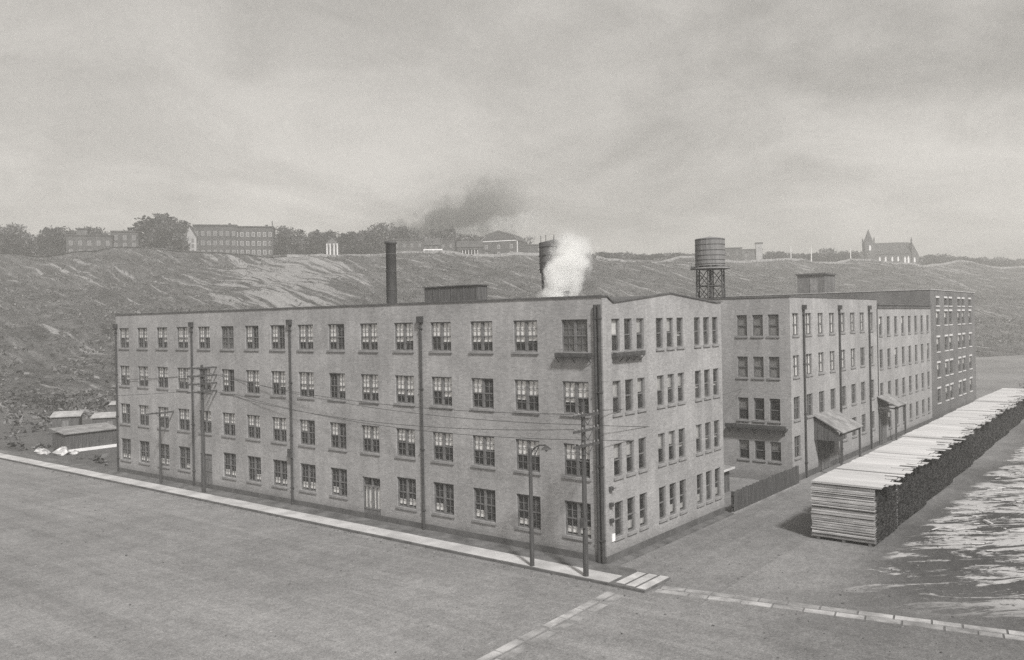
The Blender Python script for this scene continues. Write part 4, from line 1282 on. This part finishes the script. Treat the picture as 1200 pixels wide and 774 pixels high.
# ------------------------------------------------------------------ smoke, steam, haze
def plume(name, base, top, r0, r1, dens, colour, label, curve=Vector((0,0,0)), absorb=0.0, nscale=.5, fade=1.0, pad=1.35, namp=1.0, first=.0):
    base, top = Vector(base), Vector(top); ax = top-base; L = ax.length; zx = ax.normalized()
    xx = zx.cross(Vector((.3,.7,.1))).normalized(); yx = zx.cross(xx)
    R_ = max(r0, r1)*pad
    m_ = MB(); m_.box(-R_,R_,-R_,R_,-r0*.6,L)
    m, nt, b = new_mat(name); nt.nodes.remove(b); out = nt.nodes['Material Output']
    vol = nt.nodes.new('ShaderNodeVolumePrincipled'); nt.links.new(vol.outputs[0], out.inputs['Volume'])
    vol.inputs['Color'].default_value = (*colour, 1); vol.inputs['Anisotropy'].default_value = .15
    if absorb: vol.inputs['Absorption Color'].default_value = (0,0,0,1)
    tc = nt.nodes.new('ShaderNodeTexCoord'); sx = nt.nodes.new('ShaderNodeSeparateXYZ'); nt.links.new(tc.outputs['Object'], sx.inputs[0])
    t = math_n(nt, 'DIVIDE', sx.outputs['Z'], L)
    rad = ramp(nt, t, 0, 1, r0, r1)
    wob = nt.nodes.new('ShaderNodeTexNoise'); wob.inputs['Scale'].default_value = nscale*.8; wob.inputs['Detail'].default_value = 3
    nt.links.new(tc.outputs['Object'], wob.inputs['Vector'])
    d = math_n(nt, 'SQRT', math_n(nt, 'ADD', math_n(nt, 'POWER', sx.outputs['X'], 2.0), math_n(nt, 'POWER', sx.outputs['Y'], 2.0)))
    nz = noise_n(nt, tc.outputs['Object'], nscale, 5, .6)
    rel = math_n(nt, 'ADD', math_n(nt, 'DIVIDE', d, rad), math_n(nt, 'MULTIPLY', math_n(nt, 'SUBTRACT', nz, .5), 2.6*namp))
    shape = ramp(nt, rel, .45, .95, 1, 0)
    hard = ramp(nt, math_n(nt, 'DIVIDE', d, R_), .8, 1.0, 1, 0)
    f1 = ramp(nt, t, fade*.35, 1.0, 1, 0); f0 = ramp(nt, t, -r0*.6/L, first, 0, 1)
    den = math_n(nt, 'MULTIPLY', math_n(nt, 'MULTIPLY', math_n(nt, 'MULTIPLY', shape, hard), math_n(nt, 'MULTIPLY', f1, f0)), dens)
    nt.links.new(den, vol.inputs['Density'])
    o = m_.build(name, m)
    o.matrix_world = Matrix(((xx.x,yx.x,zx.x,base.x),(xx.y,yx.y,zx.y,base.y),(xx.z,yx.z,zx.z,base.z),(0,0,0,1)))
    tag(o, label, 'smoke' if 'smoke' in name else 'steam', kind='stuff')
    return o
plume('steam_cloud', (7.5,8.3,15.4), (8.6,7.1,19.9), 1.5, 1.7, 5.0, (.995,.995,.99), 'dense white steam rising from the corner factory roof', nscale=1.0, namp=.55, pad=1.15, fade=.9)
a, b = spot(-150,416,50), spot(28,446,80)
plume('smoke_plume', a, b, 9.5, 20, .36, (.33,.33,.32), 'dark smoke drifting up to the right from behind the rim trees', nscale=.12, namp=1.05, fade=.2)
a, b = spot(-92,420,56.5), spot(60,430,65)
plume('steam_trail', a, b, 2.8, 8.5, .18, (.98,.98,.97), 'white steam trail blowing right over the rim houses', nscale=.14, namp=.9)

m, nt, b = new_mat('haze'); nt.nodes.remove(b)
vol = nt.nodes.new('ShaderNodeVolumePrincipled'); nt.links.new(vol.outputs[0], nt.nodes['Material Output'].inputs['Volume'])
vol.inputs['Color'].default_value = (.97,.96,.93,1); vol.inputs['Density'].default_value = .00105; vol.inputs['Anisotropy'].default_value = .2
s = MB(); s.box(-320, 1320, -520, 900, -2.0, 132)
hz = s.build('haze', m); tag(hz, kind='stuff')

# ------------------------------------------------------------------ light: thin overcast, soft sun from the right
w = bpy.data.worlds.new('World'); scene.world = w; w.use_nodes = True
nt = w.node_tree; bg = nt.nodes['Background']
SUN = Vector((-.36,-.60,.71)).normalized()
el = math.asin(SUN.z); az = math.atan2(SUN.x, SUN.y)
sky = nt.nodes.new('ShaderNodeTexSky'); sky.sky_type = 'NISHITA'; sky.sun_disc = False
sky.sun_elevation = el; sky.sun_rotation = az; sky.dust_density = 3.0; sky.air_density = 1.0
bw = nt.nodes.new('ShaderNodeRGBToBW'); nt.links.new(sky.outputs[0], bw.inputs[0])
tc = nt.nodes.new('ShaderNodeTexCoord')
sx = nt.nodes.new('ShaderNodeSeparateXYZ'); nt.links.new(tc.outputs['Generated'], sx.inputs[0])
zz = math_n(nt, 'ADD', math_n(nt, 'MAXIMUM', sx.outputs['Z'], 0.0), .22)
pc = nt.nodes.new('ShaderNodeCombineXYZ')       # the underside of a cloud deck, seen in perspective
nt.links.new(math_n(nt, 'DIVIDE', sx.outputs['X'], zz), pc.inputs[0]); nt.links.new(math_n(nt, 'DIVIDE', sx.outputs['Y'], zz), pc.inputs[1])
SEED = 5.9
pc.inputs[2].default_value = SEED
c1 = noise_n(nt, pc.outputs[0], .8, 8, .52, .3)
c2 = noise_n(nt, pc.outputs[0], 2.2, 9, .62, .6)
c3 = noise_n(nt, tc.outputs['Generated'], 150, 2, .9)
cl = math_n(nt, 'ADD', ramp(nt, c1, .37, .60, .73, 1.17), ramp(nt, c2, .32, .68, -.16, .16))
cl = math_n(nt, 'ADD', cl, ramp(nt, c3, .2, .8, -.05, .05))
# an even cloud deck: sky radiance flattened towards its overcast value
val = math_n(nt, 'ADD', math_n(nt, 'MULTIPLY', bw.outputs[0], .3), 3.5)
val = math_n(nt, 'MULTIPLY', val, cl)
val = math_n(nt, 'MULTIPLY', val, ramp(nt, sx.outputs['Z'], .02, .36, .97, .70))
cc = nt.nodes.new('ShaderNodeCombineColor')
for i, k in enumerate((1.04, 1.0, .945)): nt.links.new(math_n(nt, 'MULTIPLY', val, k), cc.inputs[i])
nt.links.new(cc.outputs[0], bg.inputs['Color']); bg.inputs['Strength'].default_value = .068
sd = bpy.data.lights.new('sun', 'SUN'); sd.energy = 2.55; sd.angle = R(6); sd.color = (1, .985, .96)
so = bpy.data.objects.new('sun', sd); COL.objects.link(so); so.rotation_euler = SUN.to_track_quat('Z', 'Y').to_euler(); so.location = (0,0,60)

scene.view_settings.view_transform = 'Standard'; scene.view_settings.look = 'None'
scene.view_settings.gamma = 1; scene.view_settings.exposure = 1.0
scene.render.engine = 'CYCLES'
cy = scene.cycles
cy.max_bounces = 8; cy.diffuse_bounces = 3; cy.glossy_bounces = 2; cy.transmission_bounces = 4; cy.transparent_max_bounces = 12; cy.volume_bounces = 10
cy.use_denoising = False; cy.volume_step_rate = 2.0; cy.volume_max_steps = 200
cy.use_adaptive_sampling = True
